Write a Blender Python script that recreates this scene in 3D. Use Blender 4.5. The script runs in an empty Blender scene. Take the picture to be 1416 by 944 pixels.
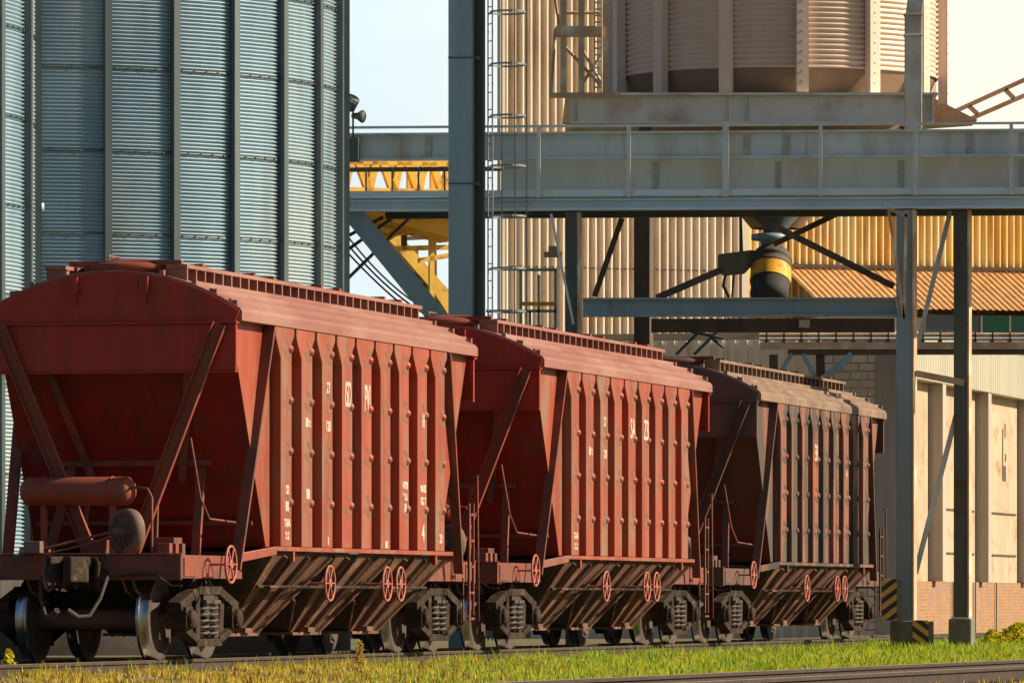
import bpy, math, random
from mathutils import Vector, Matrix
random.seed(7)
R = math.radians
# ------------------------------------------------------------ camera, world, sun
scene = bpy.context.scene
W, H, F, HZ, EYE = 1416.0, 944.0, 8500.0, 831.0, 0.683
cam_d = bpy.data.cameras.new('camera'); cam = bpy.data.objects.new('camera', cam_d)
scene.collection.objects.link(cam); scene.camera = cam
cam.location = (0, 0, EYE); cam.rotation_euler = (R(90), 0, 0)
cam_d.sensor_width = 36.0; cam_d.lens = F / W * 36.0; cam_d.shift_y = (HZ - H/2) / W
cam_d.clip_start = 1.0; cam_d.clip_end = 6000
SUN_AZ, SUN_EL = 88.0, 30.0
world = bpy.data.worlds.new('World'); scene.world = world; world.use_nodes = True
wn, wl = world.node_tree.nodes, world.node_tree.links
bg = wn['Background']; bg.inputs['Strength'].default_value = 0.05
sky = wn.new('ShaderNodeTexSky'); sky.sky_type = 'NISHITA'; sky.sun_disc = False
sky.sun_elevation = R(SUN_EL); sky.sun_rotation = R(SUN_AZ)
sky.dust_density = 1.6; sky.air_density = 1.0; sky.ozone_density = 1.0
wtc = wn.new('ShaderNodeTexCoord'); wmap = wn.new('ShaderNodeMapping'); wmap.inputs['Scale'].default_value = (4, 4, 14)
wno = wn.new('ShaderNodeTexNoise'); wno.inputs['Scale'].default_value = 2.2; wno.inputs['Detail'].default_value = 6
wrp = wn.new('ShaderNodeValToRGB'); wrp.color_ramp.elements[0].position = .36; wrp.color_ramp.elements[1].position = .66
wmx = wn.new('ShaderNodeMixRGB')
# thin bright haze and cloud low over the horizon, warmer towards the sun, clear blue above
wse = wn.new('ShaderNodeSeparateXYZ'); wl.new(wtc.outputs['Generated'], wse.inputs[0])
wel = wn.new('ShaderNodeMapRange'); wel.inputs['From Min'].default_value = .10; wel.inputs['From Max'].default_value = .15
wel.inputs['To Min'].default_value = 1; wel.inputs['To Max'].default_value = 0; wl.new(wse.outputs['Z'], wel.inputs['Value'])
waz = wn.new('ShaderNodeMapRange'); waz.inputs['From Min'].default_value = -.03; waz.inputs['From Max'].default_value = .07; wl.new(wse.outputs['X'], waz.inputs['Value'])
wc = wn.new('ShaderNodeMixRGB'); wc.inputs['Color1'].default_value = (11.2, 13.2, 14.0, 1); wc.inputs['Color2'].default_value = (16.0, 14.6, 12.4, 1); wl.new(waz.outputs[0], wc.inputs['Fac'])
wl.new(wc.outputs[0], wmx.inputs['Color2'])
wfr = wn.new('ShaderNodeMapRange'); wfr.inputs['From Min'].default_value = .80; wfr.inputs['From Max'].default_value = .93; wl.new(wse.outputs['Y'], wfr.inputs['Value'])
wbk = wn.new('ShaderNodeMath'); wbk.operation = 'MULTIPLY'; wl.new(wel.outputs[0], wbk.inputs[0]); wl.new(wfr.outputs[0], wbk.inputs[1])   # bright bank masked to the view ahead, shaped to cut its fill light
wmu = wn.new('ShaderNodeMath'); wmu.operation = 'MULTIPLY'; wl.new(wbk.outputs[0], wmu.inputs[0])
wad = wn.new('ShaderNodeMapRange'); wad.inputs['To Min'].default_value = .84
wl.new(wtc.outputs['Generated'], wmap.inputs['Vector']); wl.new(wmap.outputs[0], wno.inputs['Vector'])
wl.new(wno.outputs['Fac'], wrp.inputs['Fac']); wl.new(wrp.outputs['Color'], wad.inputs['Value']); wl.new(wad.outputs[0], wmu.inputs[1]); wl.new(wmu.outputs[0], wmx.inputs['Fac'])
wl.new(sky.outputs['Color'], wmx.inputs['Color1']); wl.new(wmx.outputs['Color'], bg.inputs['Color'])
sun_d = bpy.data.lights.new('sun', 'SUN'); sun = bpy.data.objects.new('sun', sun_d); scene.collection.objects.link(sun)
sun_d.energy = 5.0; sun_d.angle = R(.5); sun_d.color = (1.0, .85, .62)
_L = Vector((math.sin(R(SUN_AZ))*math.cos(R(SUN_EL)), math.cos(R(SUN_AZ))*math.cos(R(SUN_EL)), math.sin(R(SUN_EL))))
sun.rotation_euler = _L.to_track_quat('Z', 'Y').to_euler(); sun.location = (60, 60, 60)
scene.view_settings.view_transform = 'Standard'; scene.view_settings.look = 'None'
scene.view_settings.exposure = 0.58; scene.view_settings.gamma = 1.0
scene.render.resolution_x = 1024; scene.render.resolution_y = 682
scene.render.engine = 'CYCLES'
scene.cycles.max_bounces = 6

COL = scene.collection
def at(px, py, Y):                       # photo pixel at depth Y -> place in the yard
    return Vector(((px - W/2) * Y / F, Y, EYE + (HZ - py) * Y / F))

# ------------------------------------------------------------ materials
def mat(name, c1, c2=None, scale=3.0, stretch=(1, 1, 1), rough=.6, metal=0.0, bump=.0, bscale=40.0,
        c3=None, s3=.8, p3=(.52, .66), str3=(1, 1, 1), detail=6, spec=.4, lo=.35, hi=.65, streak=None, ss=7.0, sp=(.55, .72)):
    m = bpy.data.materials.new(name); m.use_nodes = True
    n, l = m.node_tree.nodes, m.node_tree.links
    b = n['Principled BSDF']; b.inputs['Roughness'].default_value = rough; b.inputs['Metallic'].default_value = metal
    b.inputs['Specular IOR Level'].default_value = spec
    tc = n.new('ShaderNodeTexCoord'); oi = n.new('ShaderNodeObjectInfo'); sc_ = n.new('ShaderNodeVectorMath'); sc_.operation = 'SCALE'
    sc_.inputs[0].default_value = (37, 23, 11); l.new(oi.outputs['Random'], sc_.inputs['Scale'])
    off = n.new('ShaderNodeVectorMath'); l.new(tc.outputs['Object'], off.inputs[0]); l.new(sc_.outputs[0], off.inputs[1])
    def noise(sc, st, det):
        mp = n.new('ShaderNodeMapping'); mp.inputs['Scale'].default_value = st
        no = n.new('ShaderNodeTexNoise'); no.inputs['Scale'].default_value = sc; no.inputs['Detail'].default_value = det
        no.inputs['Roughness'].default_value = .62
        l.new(off.outputs[0], mp.inputs['Vector']); l.new(mp.outputs[0], no.inputs['Vector'])
        return no
    def ramp(src, a, z):
        r = n.new('ShaderNodeMapRange'); r.inputs['From Min'].default_value = a; r.inputs['From Max'].default_value = z
        l.new(src, r.inputs['Value']); return r.outputs[0]
    c2 = c2 or c1
    mx = n.new('ShaderNodeMixRGB'); mx.inputs['Color1'].default_value = (*c1, 1); mx.inputs['Color2'].default_value = (*c2, 1)
    l.new(ramp(noise(scale, stretch, detail).outputs['Fac'], lo, hi), mx.inputs['Fac'])
    out = mx.outputs['Color']
    if c3:
        m3 = n.new('ShaderNodeMixRGB'); l.new(out, m3.inputs['Color1']); m3.inputs['Color2'].default_value = (*c3, 1)
        l.new(ramp(noise(s3, str3, 8).outputs['Fac'], *p3), m3.inputs['Fac']); out = m3.outputs['Color']
        rr = n.new('ShaderNodeMapRange'); rr.inputs['To Min'].default_value = rough; rr.inputs['To Max'].default_value = min(1, rough+.25)
        l.new(m3.inputs['Fac'].links[0].from_socket, rr.inputs['Value']); l.new(rr.outputs[0], b.inputs['Roughness'])
    if streak:
        m4 = n.new('ShaderNodeMixRGB'); l.new(out, m4.inputs['Color1']); m4.inputs['Color2'].default_value = (*streak, 1)
        l.new(ramp(noise(ss, (1, 1, .06), 5).outputs['Fac'], *sp), m4.inputs['Fac']); out = m4.outputs['Color']
    l.new(out, b.inputs['Base Color'])
    if bump:
        bp = n.new('ShaderNodeBump'); bp.inputs['Strength'].default_value = bump; bp.inputs['Distance'].default_value = .02
        l.new(noise(bscale, (1, 1, 1), 4).outputs['Fac'], bp.inputs['Height']); l.new(bp.outputs[0], b.inputs['Normal'])
    return m
V = (1, 1, .12)
M = {}
M['red'] = mat('red oxide paint', (.34, .07, .034), (.24, .042, .021), 1.6, V, .5, bump=.2, bscale=9, c3=(.22, .13, .085), s3=1.9, p3=(.46, .68), str3=(1, 1, .35), streak=(.13, .055, .035), ss=6, sp=(.54, .74))
M['red_end'] = mat('red end paint', (.40, .032, .016), (.29, .025, .013), 1.3, (3, 3, .2), .5, bump=.1, bscale=6, c3=(.42, .11, .06), s3=2.2, p3=(.62, .85), str3=(3, 3, .08), streak=(.16, .03, .02), ss=4, sp=(.52, .75))
M['red_slope'] = mat('dark red paint of the hopper end', (.25, .012, .007), (.16, .009, .006), 1.3, V, .55, bump=.15, bscale=6, streak=(.09, .018, .014), ss=4, sp=(.5, .72), c3=(.15, .05, .035), s3=2, p3=(.55, .75))
M['red_roof'] = mat('faded red roof', (.29, .125, .10), (.23, .09, .068), 2.2, (.25, 1, 1), .6, bump=.08, bscale=12, c3=(.33, .20, .155), s3=1.1, p3=(.46, .75), str3=(.4, 1, 1))
M['red_frame'] = mat('grimy red frame', (.26, .05, .03), (.12, .055, .038), 3, (1, 1, .4), .7, bump=.3, bscale=25, c3=(.07, .05, .04), s3=3, p3=(.5, .7))
M['red_brace'] = mat('worn red brace paint', (.30, .065, .038), (.20, .05, .03), 2, V, .6, c3=(.22, .12, .08), s3=2.5, p3=(.55, .75))
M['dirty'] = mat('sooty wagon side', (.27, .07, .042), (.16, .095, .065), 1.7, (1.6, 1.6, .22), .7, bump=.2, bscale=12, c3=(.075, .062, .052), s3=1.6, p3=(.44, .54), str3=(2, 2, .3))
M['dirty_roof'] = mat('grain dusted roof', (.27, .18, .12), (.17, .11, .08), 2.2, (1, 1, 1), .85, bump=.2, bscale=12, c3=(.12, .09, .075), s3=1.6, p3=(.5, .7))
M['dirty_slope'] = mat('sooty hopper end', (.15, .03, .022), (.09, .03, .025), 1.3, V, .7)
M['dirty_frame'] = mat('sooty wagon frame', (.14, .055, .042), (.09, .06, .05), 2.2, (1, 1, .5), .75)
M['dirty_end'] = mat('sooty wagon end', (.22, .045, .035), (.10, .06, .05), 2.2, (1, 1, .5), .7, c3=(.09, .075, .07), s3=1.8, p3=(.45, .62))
M['chute'] = mat('rusty hopper steel', (.17, .08, .05), (.09, .045, .03), 3.2, (1, 1, 1), .75, bump=.3, bscale=25, c3=(.33, .19, .12), s3=2.4, p3=(.55, .75))
M['bogie'] = mat('greasy bogie casting', (.060, .040, .028), (.022, .017, .014), 6, (1, 1, 1), .75, bump=.5, bscale=22, c3=(.20, .135, .085), s3=5, spec=.12, p3=(.58, .76))
M['springs'] = mat('oily springs', (.05, .04, .035), (.09, .07, .055), 6, rough=.6)
M['black'] = mat('black grimy steel', (.03, .024, .02), (.055, .04, .032), 5, rough=.7, bump=.3)
M['tread'] = mat('polished wheel tread', (.45, .47, .5), (.3, .3, .31), 5, rough=.25, metal=1)
M['rimrust'] = mat('wheel face', (.085, .055, .04), (.05, .035, .028), 6, rough=.75, bump=.2)
M['white_ink'] = mat('white stencil paint', (.58, .42, .35), (.66, .55, .48), 9, rough=.7, c3=(.40, .13, .08), s3=14, p3=(.54, .68))
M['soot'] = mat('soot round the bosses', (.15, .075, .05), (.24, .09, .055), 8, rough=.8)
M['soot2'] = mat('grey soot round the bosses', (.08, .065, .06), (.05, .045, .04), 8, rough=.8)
M['wheelred'] = mat('red hand wheel', (.45, .12, .085), (.30, .10, .07), 8, rough=.6)
M['silo'] = mat('galvanised silo sheet', (.34, .475, .56), (.25, .365, .45), .9, (1, 1, .5), .55, metal=.25, c3=(.48, .52, .49), s3=.5, p3=(.45, .75), str3=(1, 1, .2), streak=(.22, .26, .26), ss=2, sp=(.55, .8))
M['silo_dark'] = mat('galvanised stiffener', (.12, .15, .155), (.085, .11, .115), 2, V, .45, metal=.4)
M['bin'] = mat('weathered bin sheet', (.78, .62, .50), (.68, .52, .42), .8, V, .55, metal=.2)
M['cone'] = mat('stained bin cone', (.30, .20, .13), (.22, .14, .09), 1.2, (1, 1, .5), .7)
M['steel'] = mat('blue grey paint', (.24, .34, .40), (.19, .28, .335), 1.1, V, .5, bump=.08, bscale=12, c3=(.24, .235, .21), s3=1.4, p3=(.54, .76), str3=(1, 1, .3), streak=(.14, .10, .07), ss=4, sp=(.6, .78))
M['binsteel'] = mat('pale weathered girder paint', (.74, .72, .67), (.62, .60, .55), 1.1, V, .5, c3=(.36, .28, .2), s3=1.1, p3=(.5, .75))
M['webpanel'] = mat('weathered beige grey web', (.66, .66, .60), (.54, .56, .53), 1.1, V, .5, c3=(.55, .43, .33), s3=1.2, p3=(.5, .75), str3=(1, 1, .3))
M['steel_pale'] = mat('light blue paint', (.60, .74, .84), (.50, .63, .72), 1.1, V, .45)
M['axle'] = mat('rusty axle', (.14, .07, .045), (.08, .045, .03), 4, rough=.7, bump=.2)
M['steel_light'] = mat('pale grey blue paint', (.56, .65, .67), (.46, .55, .58), 1.1, V, .5, c3=(.40, .34, .27), s3=1.4, p3=(.5, .75), str3=(1, 1, .3), streak=(.22, .17, .13), ss=4, sp=(.58, .78))
M['steel_dark'] = mat('dark green grey steel', (.095, .12, .12), (.07, .085, .08), 2, V, .55, c3=(.09, .06, .04), s3=2, p3=(.55, .7))
M['rail_grey'] = mat('galvanised rail', (.62, .66, .68), (.5, .54, .56), 4, rough=.5, metal=.1)
M['brownsteel'] = mat('brown weathered steel', (.13, .085, .06), (.07, .05, .04), 3, V, .7)
M['tower'] = mat('cream ribbed cladding', (.92, .78, .60), (.80, .65, .48), .5, (1, 1, .3), .55, c3=(.5, .34, .2), s3=.9, p3=(.56, .8), str3=(1, 1, .2), streak=(.40, .25, .13), ss=2.5, sp=(.55, .75))
M['hall'] = mat('yellow ribbed cladding', (.93, .62, .12), (.93, .80, .52), .55, (1.6, 1.6, .25), .55, c3=(.72, .38, .06), s3=.8, p3=(.5, .7), str3=(1, 1, .2), streak=(.42, .20, .05), ss=2.5, sp=(.55, .75))
M['tile'] = mat('ochre corrugated roof', (.84, .50, .23), (.66, .36, .15), 3, (1, 1, 1), .75, bump=.1, c3=(.36, .20, .10), s3=2.0, p3=(.56, .75))
M['render'] = mat('cream plaster wall', (.50, .395, .275), (.40, .31, .21), .9, (1, 1, .5), .85, bump=.15, bscale=10, c3=(.34, .19, .09), s3=1.1, p3=(.53, .70), str3=(1, 1, 1.6), streak=(.26, .19, .12), ss=2.2, sp=(.58, .8))
M['pilaster'] = mat('grey concrete pilaster', (.42, .38, .33), (.36, .32, .28), 2, V, .85, bump=.2, bscale=15)
M['plinth'] = mat('orange brick plinth', (.42, .21, .08), (.28, .14, .06), 6, (1, 1, 1), .9, bump=.3, c3=(.50, .34, .18), s3=1.5, p3=(.5, .7))
M['fascia'] = mat('pale green panel', (.46, .44, .34), (.40, .375, .29), 1, V, .6)
M['green'] = mat('dark green glazing bar', (.02, .14, .085), (.015, .10, .07), 1, rough=.35)
M['glass'] = mat('dusty dark glass', (.05, .07, .10), (.08, .09, .1), 2, rough=.25, spec=.6)
M['pipe'] = mat('rusty cream pipe lagging', (.55, .38, .26), (.42, .27, .17), 3, rough=.8, bump=.3, c3=(.72, .66, .5), s3=1.5, p3=(.5, .65))
M['yellow'] = mat('bright yellow paint', (.83, .43, .03), (.7, .34, .02), 4, rough=.6, c3=(.30, .19, .09), s3=5, p3=(.52, .68))
M['yellowgal'] = mat('yellow lattice paint', (.92, .60, .10), (.80, .46, .07), 1.6, rough=.6, c3=(.3, .16, .06), s3=2, p3=(.55, .7))
M['drum'] = mat('dusty brake drum', (.19, .13, .10), (.12, .08, .06), 5, rough=.8, bump=.2)
M['cage'] = mat('dull cage steel', (.24, .26, .27), (.18, .19, .19), 4, rough=.6)
M['splice'] = mat('splice plates', (.46, .48, .46), (.34, .32, .28), 12, rough=.6)
M['hood'] = mat('brown grey spout hood', (.11, .09, .08), (.06, .05, .045), 4, rough=.7)
M['rubber'] = mat('dark rubber sleeve', (.035, .035, .035), (.06, .05, .045), 4, rough=.8)
M['concrete'] = mat('mossy concrete', (.20, .19, .155), (.12, .125, .09), 5, (1, 1, .5), .9, bump=.5, bscale=20)
M['rust_rail'] = mat('rusty rail', (.06, .036, .026), (.035, .024, .018), 5, rough=.8, bump=.2)
M['rail_top'] = mat('worn rail head', (.46, .37, .30), (.30, .23, .18), 3, rough=.45, metal=.25)
M['sleeper'] = mat('old timber sleeper', (.10, .075, .055), (.06, .045, .035), 5, (1, 4, 1), .9, bump=.5)
M['ballast'] = mat('dusty ballast', (.15, .12, .08), (.09, .07, .045), 9, rough=.95, bump=1, bscale=14, c3=(.22, .17, .10), s3=1.2, p3=(.5, .65))
M['soil'] = mat('sandy yard ground', (.22, .145, .08), (.13, .10, .05), 1.2, rough=.95, bump=.8, bscale=12, c3=(.10, .12, .03), s3=.7, p3=(.45, .6))
M['bark'] = mat('shrub stem', (.16, .12, .05), (.1, .08, .04), 5, rough=.9)

def hazard_mat():
    m = bpy.data.materials.new('hazard stripes'); m.use_nodes = True
    n, l = m.node_tree.nodes, m.node_tree.links; b = n['Principled BSDF']; b.inputs['Roughness'].default_value = .6
    tc = n.new('ShaderNodeTexCoord'); sx = n.new('ShaderNodeSeparateXYZ'); l.new(tc.outputs['Object'], sx.inputs[0])
    ad = n.new('ShaderNodeMath'); ad.operation = 'MULTIPLY_ADD'; ad.inputs[1].default_value = -.75
    at_ = n.new('ShaderNodeAttribute'); at_.attribute_type = 'OBJECT'; at_.attribute_name = 'lean'
    l.new(sx.outputs['X'], ad.inputs[0]); l.new(sx.outputs['Z'], ad.inputs[2]); l.new(at_.outputs['Fac'], ad.inputs[1])
    mo = n.new('ShaderNodeMath'); mo.operation = 'PINGPONG'; mo.inputs[1].default_value = .105; l.new(ad.outputs[0], mo.inputs[0])
    gt = n.new('ShaderNodeMath'); gt.operation = 'GREATER_THAN'; gt.inputs[1].default_value = .052; l.new(mo.outputs[0], gt.inputs[0])
    mx = n.new('ShaderNodeMixRGB'); mx.inputs['Color1'].default_value = (.022, .025, .03, 1); mx.inputs['Color2'].default_value = (.62, .36, .05, 1)
    l.new(gt.outputs[0], mx.inputs['Fac']); l.new(mx.outputs[0], b.inputs['Base Color']); return m
M['hazard'] = hazard_mat()
def brick_mat(nm='white brick', ax='Y', c1=(.80, .68, .54), c2=(.66, .54, .42), c3=(.24, .17, .13), bw=.42, rh=.2):
    m = bpy.data.materials.new(nm); m.use_nodes = True
    n, l = m.node_tree.nodes, m.node_tree.links; b = n['Principled BSDF']; b.inputs['Roughness'].default_value = .85
    tc = n.new('ShaderNodeTexCoord'); sp_ = n.new('ShaderNodeSeparateXYZ'); mp = n.new('ShaderNodeCombineXYZ'); l.new(tc.outputs['Object'], sp_.inputs[0]); l.new(sp_.outputs[ax], mp.inputs['X']); l.new(sp_.outputs['Z'], mp.inputs['Y'])
    br = n.new('ShaderNodeTexBrick'); br.inputs['Scale'].default_value = 1.0
    br.inputs['Brick Width'].default_value = bw; br.inputs['Row Height'].default_value = rh; br.inputs['Mortar Size'].default_value = .015
    br.inputs['Color1'].default_value = (*c1, 1); br.inputs['Color2'].default_value = (*c2, 1); br.inputs['Mortar'].default_value = (*c3, 1)
    l.new(mp.outputs[0], br.inputs['Vector']); 
    no = n.new('ShaderNodeTexNoise'); no.inputs['Scale'].default_value = 1.6; no.inputs['Detail'].default_value = 9; l.new(tc.outputs['Object'], no.inputs['Vector'])
    mr = n.new('ShaderNodeMapRange'); mr.inputs['From Min'].default_value = .45; mr.inputs['From Max'].default_value = .7; l.new(no.outputs['Fac'], mr.inputs['Value'])
    mx = n.new('ShaderNodeMixRGB'); mx.inputs['Color2'].default_value = (*[v*.55+.1 for v in c2], 1); l.new(mr.outputs[0], mx.inputs['Fac']); l.new(br.outputs['Color'], mx.inputs['Color1']); l.new(mx.outputs[0], b.inputs['Base Color'])
    return m
M['brick'] = brick_mat()
M['plinth'] = brick_mat('orange brick', 'X', (.38, .18, .07), (.27, .125, .055), (.32, .21, .12), .26, .085)
def leaf_mat(name, cols, nscale=.9):
    m = bpy.data.materials.new(name); m.use_nodes = True
    n, l = m.node_tree.nodes, m.node_tree.links; b = n['Principled BSDF']; b.inputs['Roughness'].default_value = .7
    tc = n.new('ShaderNodeTexCoord'); no = n.new('ShaderNodeTexNoise'); no.inputs['Scale'].default_value = nscale; no.inputs['Detail'].default_value = 9
    no.inputs['Roughness'].default_value = .75
    l.new(tc.outputs['Object'], no.inputs['Vector'])
    rp = n.new('ShaderNodeValToRGB'); e = rp.color_ramp.elements
    e[0].position = .32; e[0].color = (*cols[0], 1); e[1].position = .7; e[1].color = (*cols[-1], 1)
    for i, c in enumerate(cols[1:-1]):
        x = e.new(.32 + .38*(i+1)/(len(cols)-1)); x.color = (*c, 1)
    l.new(no.outputs['Fac'], rp.inputs['Fac']); l.new(rp.outputs[0], b.inputs['Base Color'])
    tr = n.new('ShaderNodeBsdfTranslucent'); l.new(rp.outputs[0], tr.inputs['Color'])
    ms = n.new('ShaderNodeMixShader'); ms.inputs[0].default_value = .45
    l.new(b.outputs[0], ms.inputs[1]); l.new(tr.outputs[0], ms.inputs[2]); l.new(ms.outputs[0], n['Material Output'].inputs['Surface'])
    return m

# ------------------------------------------------------------ mesh helper
class MB:
    def __init__(s): s.v = []; s.f = []; s.sm = []
    def add(s, vs, fs, smooth=False):
        k = len(s.v); s.v += [tuple(p) for p in vs]
        for f in fs: s.f.append(tuple(i + k for i in f)); s.sm.append(smooth)
        return s
    def box(s, x0, x1, y0, y1, z0, z1):
        return s.add([(x, y, z) for x in (x0, x1) for y in (y0, y1) for z in (z0, z1)],
            [(0, 1, 3, 2), (4, 6, 7, 5), (0, 4, 5, 1), (2, 3, 7, 6), (0, 2, 6, 4), (1, 5, 7, 3)])
    def beam(s, a, b, w, h, up=(0, 0, 1)):
        a, b = Vector(a), Vector(b); d = (b - a).normalized(); up = Vector(up)
        if abs(d.dot(up)) > .98: up = Vector((0, 1, 0)) if abs(d.y) < .9 else Vector((1, 0, 0))
        x = d.cross(up).normalized(); u = x.cross(d)
        vs = [p + x*i*w/2 + u*j*h/2 for p in (a, b) for i, j in ((-1, -1), (1, -1), (1, 1), (-1, 1))]
        return s.add(vs, [(3, 2, 1, 0), (4, 5, 6, 7), (0, 1, 5, 4), (1, 2, 6, 5), (2, 3, 7, 6), (3, 0, 4, 7)])
    def tube(s, pts, r, n=8, caps=True):
        pts = [Vector(p) for p in pts]; rs = r if isinstance(r, (list, tuple)) else [r]*len(pts)
        k = []; fs = []; vs = []; prev = None
        for i, p in enumerate(pts):
            t = (pts[min(i+1, len(pts)-1)] - pts[max(i-1, 0)]).normalized()
            if prev is None:
                up = Vector((0, 0, 1)) if abs(t.z) < .9 else Vector((1, 0, 0)); x = t.cross(up).normalized()
            else: x = (prev - t*prev.dot(t)).normalized()
            prev = x; y = t.cross(x)
            for j in range(n):
                q = 2*math.pi*j/n; vs.append(p + (x*math.cos(q) + y*math.sin(q))*rs[i])
        m = len(pts)
        for i in range(m-1):
            for j in range(n):
                fs.append((i*n+j, i*n+(j+1) % n, (i+1)*n+(j+1) % n, (i+1)*n+j))
        s.add(vs, fs, True)
        if caps:
            s.add(vs[:n], [tuple(range(n))[::-1]]); s.add(vs[-n:], [tuple(range(n))])
        return s
    def lathe(s, prof, org=(0, 0, 0), ax=(0, 0, 1), n=24, smooth=True):
        org = Vector(org); ax = Vector(ax).normalized()
        x = ax.cross(Vector((0, 0, 1)) if abs(ax.z) < .9 else Vector((1, 0, 0))).normalized(); y = ax.cross(x)
        vs = []; fs = []
        for r, h in prof:
            for j in range(n):
                q = 2*math.pi*j/n; vs.append(org + ax*h + (x*math.cos(q) + y*math.sin(q))*max(r, 1e-4))
        for i in range(len(prof)-1):
            for j in range(n): fs.append((i*n+j, i*n+(j+1) % n, (i+1)*n+(j+1) % n, (i+1)*n+j))
        return s.add(vs, fs, smooth)
    def prism(s, poly, a, b):            # poly: list of 3D points, extruded by vector b-a
        d = Vector(b) - Vector(a); n = len(poly); p = [Vector(q) + Vector(a) for q in poly]
        vs = p + [q + d for q in p]
        return s.add(vs, [tuple(range(n))[::-1], tuple(range(n, 2*n))] + [(i, (i+1) % n, n+(i+1) % n, n+i) for i in range(n)])
    def ring(s, c, ax, R_, r, n=20, m=6):
        c = Vector(c); ax = Vector(ax).normalized(); x = ax.cross(Vector((0, 0, 1)) if abs(ax.z) < .9 else Vector((1, 0, 0))).normalized(); y = ax.cross(x)
        vs = []; fs = []
        for i in range(n):
            q = 2*math.pi*i/n; rad = x*math.cos(q) + y*math.sin(q)
            for j in range(m):
                t = 2*math.pi*j/m; vs.append(c + rad*(R_ + r*math.cos(t)) + ax*r*math.sin(t))
        for i in range(n):
            for j in range(m): fs.append((i*m+j, i*m+(j+1) % m, ((i+1) % n)*m+(j+1) % m, ((i+1) % n)*m+j))
        return s.add(vs, fs, True)
    def ibeam(s, a, b, w, h, t=.02, up=(0, 0, 1)):
        a, b = Vector(a), Vector(b); d = (b-a).normalized(); u = Vector(up); x = d.cross(u).normalized(); u = x.cross(d)
        s.beam(a + u*(h/2 - t/2), b + u*(h/2 - t/2), w, t, up); s.beam(a - u*(h/2 - t/2), b - u*(h/2 - t/2), w, t, up)
        return s.beam(a, b, t, h - 2*t - .002, up)
    def build(s, name, m, parent=None, bevel=0, recalc=True):
        me = bpy.data.meshes.new(name); me.from_pydata(s.v, [], s.f)
        me.polygons.foreach_set('use_smooth', s.sm); me.update()
        if recalc:
            import bmesh
            bm = bmesh.new(); bm.from_mesh(me); bmesh.ops.recalc_face_normals(bm, faces=bm.faces); bm.to_mesh(me); bm.free()
        o = bpy.data.objects.new(name, me); COL.objects.link(o); me.materials.append(m if not isinstance(m, str) else M[m])
        if parent: o.parent = parent
        if bevel:
            bv = o.modifiers.new('bevel', 'BEVEL'); bv.width = bevel; bv.segments = 2; bv.limit_method = 'ANGLE'; bv.angle_limit = R(40)
        return o
def tag(o, label=None, cat=None, group=None, kind=None):
    if label: o['label'] = label
    if cat: o['category'] = cat
    if group: o['group'] = group
    if kind: o['kind'] = kind
    return o
def empty(name, loc, rz, label, cat, group=None):
    o = bpy.data.objects.new(name, None); COL.objects.link(o); o.location = loc; o.rotation_euler = (0, 0, rz)
    o.empty_display_size = .3
    return tag(o, label, cat, group)
def text(s, size, loc, rot, m, parent, name='lettering', sx=1.0):
    cu = bpy.data.curves.new('t', 'FONT'); cu.body = s; cu.size = size; cu.extrude = .004; cu.align_x = 'CENTER'; cu.align_y = 'CENTER'; cu.offset = .006
    to = bpy.data.objects.new('t', cu); COL.objects.link(to); bpy.context.view_layer.update()
    me = bpy.data.meshes.new_from_object(to.evaluated_get(bpy.context.evaluated_depsgraph_get()))
    bpy.data.objects.remove(to); me.materials.clear(); me.materials.append(M[m])
    o = bpy.data.objects.new(name, me); COL.objects.link(o); o.parent = parent; o.location = loc; o.rotation_euler = rot; o.scale = (sx, 1, 1)
    return o

# ------------------------------------------------------------ track geometry
TH = math.atan((2865 - 708) / F)                        # direction of the line, off the view axis
D = Vector((math.sin(TH), math.cos(TH), 0)); RT = Vector((math.cos(TH), -math.sin(TH), 0))
ORG = Vector((-4.715, 72.44, 0)); ROT = R(90) - TH      # centre line at the near wagon's near end
def trk(s, l=0, z=0): return ORG + D*s + RT*l + Vector((0, 0, z))

# ------------------------------------------------------------ ground, ballast, track
g = MB(); g.box(-2500, 2500, -60, 5000, -2.2, -.20)
tag(g.build('ground', 'soil'), kind='structure')
b = MB()                                                 # ballast bed: a long low embankment under the train
for s0 in range(-70, 150, 20):
    pass
def bed(name, fn, s0, s1, wt, wb, zt, m):
    mb = MB(); vs = []; N = 160
    for i in range(N+1):
        s = s0 + (s1-s0)*i/N
        for l, z in ((-wb, -.198), (-wt, zt), (-wt*.5, zt), (0, zt), (wt*.5, zt), (wt, zt), (wb, -.198)):
            vs.append(fn(s, l + random.uniform(-.05, .05), z + (random.uniform(-.015, .015) if z > -.19 else 0)))
    fs = [(i*7+j, i*7+j+1, (i+1)*7+j+1, (i+1)*7+j) for i in range(N) for j in range(6)]
    mb.add(vs, fs, True); return tag(mb.build(name, m), kind='structure')
bed('ballast_bed', trk, -60, 160, 1.7, 2.3, -.165, 'ballast')
A2 = math.atan(.30); D2 = Vector((math.sin(A2), math.cos(A2), 0)); R2 = Vector((math.cos(A2), -math.sin(A2), 0))
O2 = Vector((1.95, 58.9, 0)) + R2*.76
def trk2(s, l=0, z=0): return O2 + D2*s + R2*l + Vector((0, 0, z))
bed('siding_bed', trk2, -50, 60, 1.5, 2.0, -.165, 'soil')
RP = [(-.065, -.15), (.065, -.15), (.065, -.135), (.010, -.11), (.010, -.045), (.036, -.035), (.036, -.002), (.03, 0), (-.03, 0), (-.036, -.002), (-.036, -.035), (-.010, -.045), (-.010, -.11), (-.065, -.135)]
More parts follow.
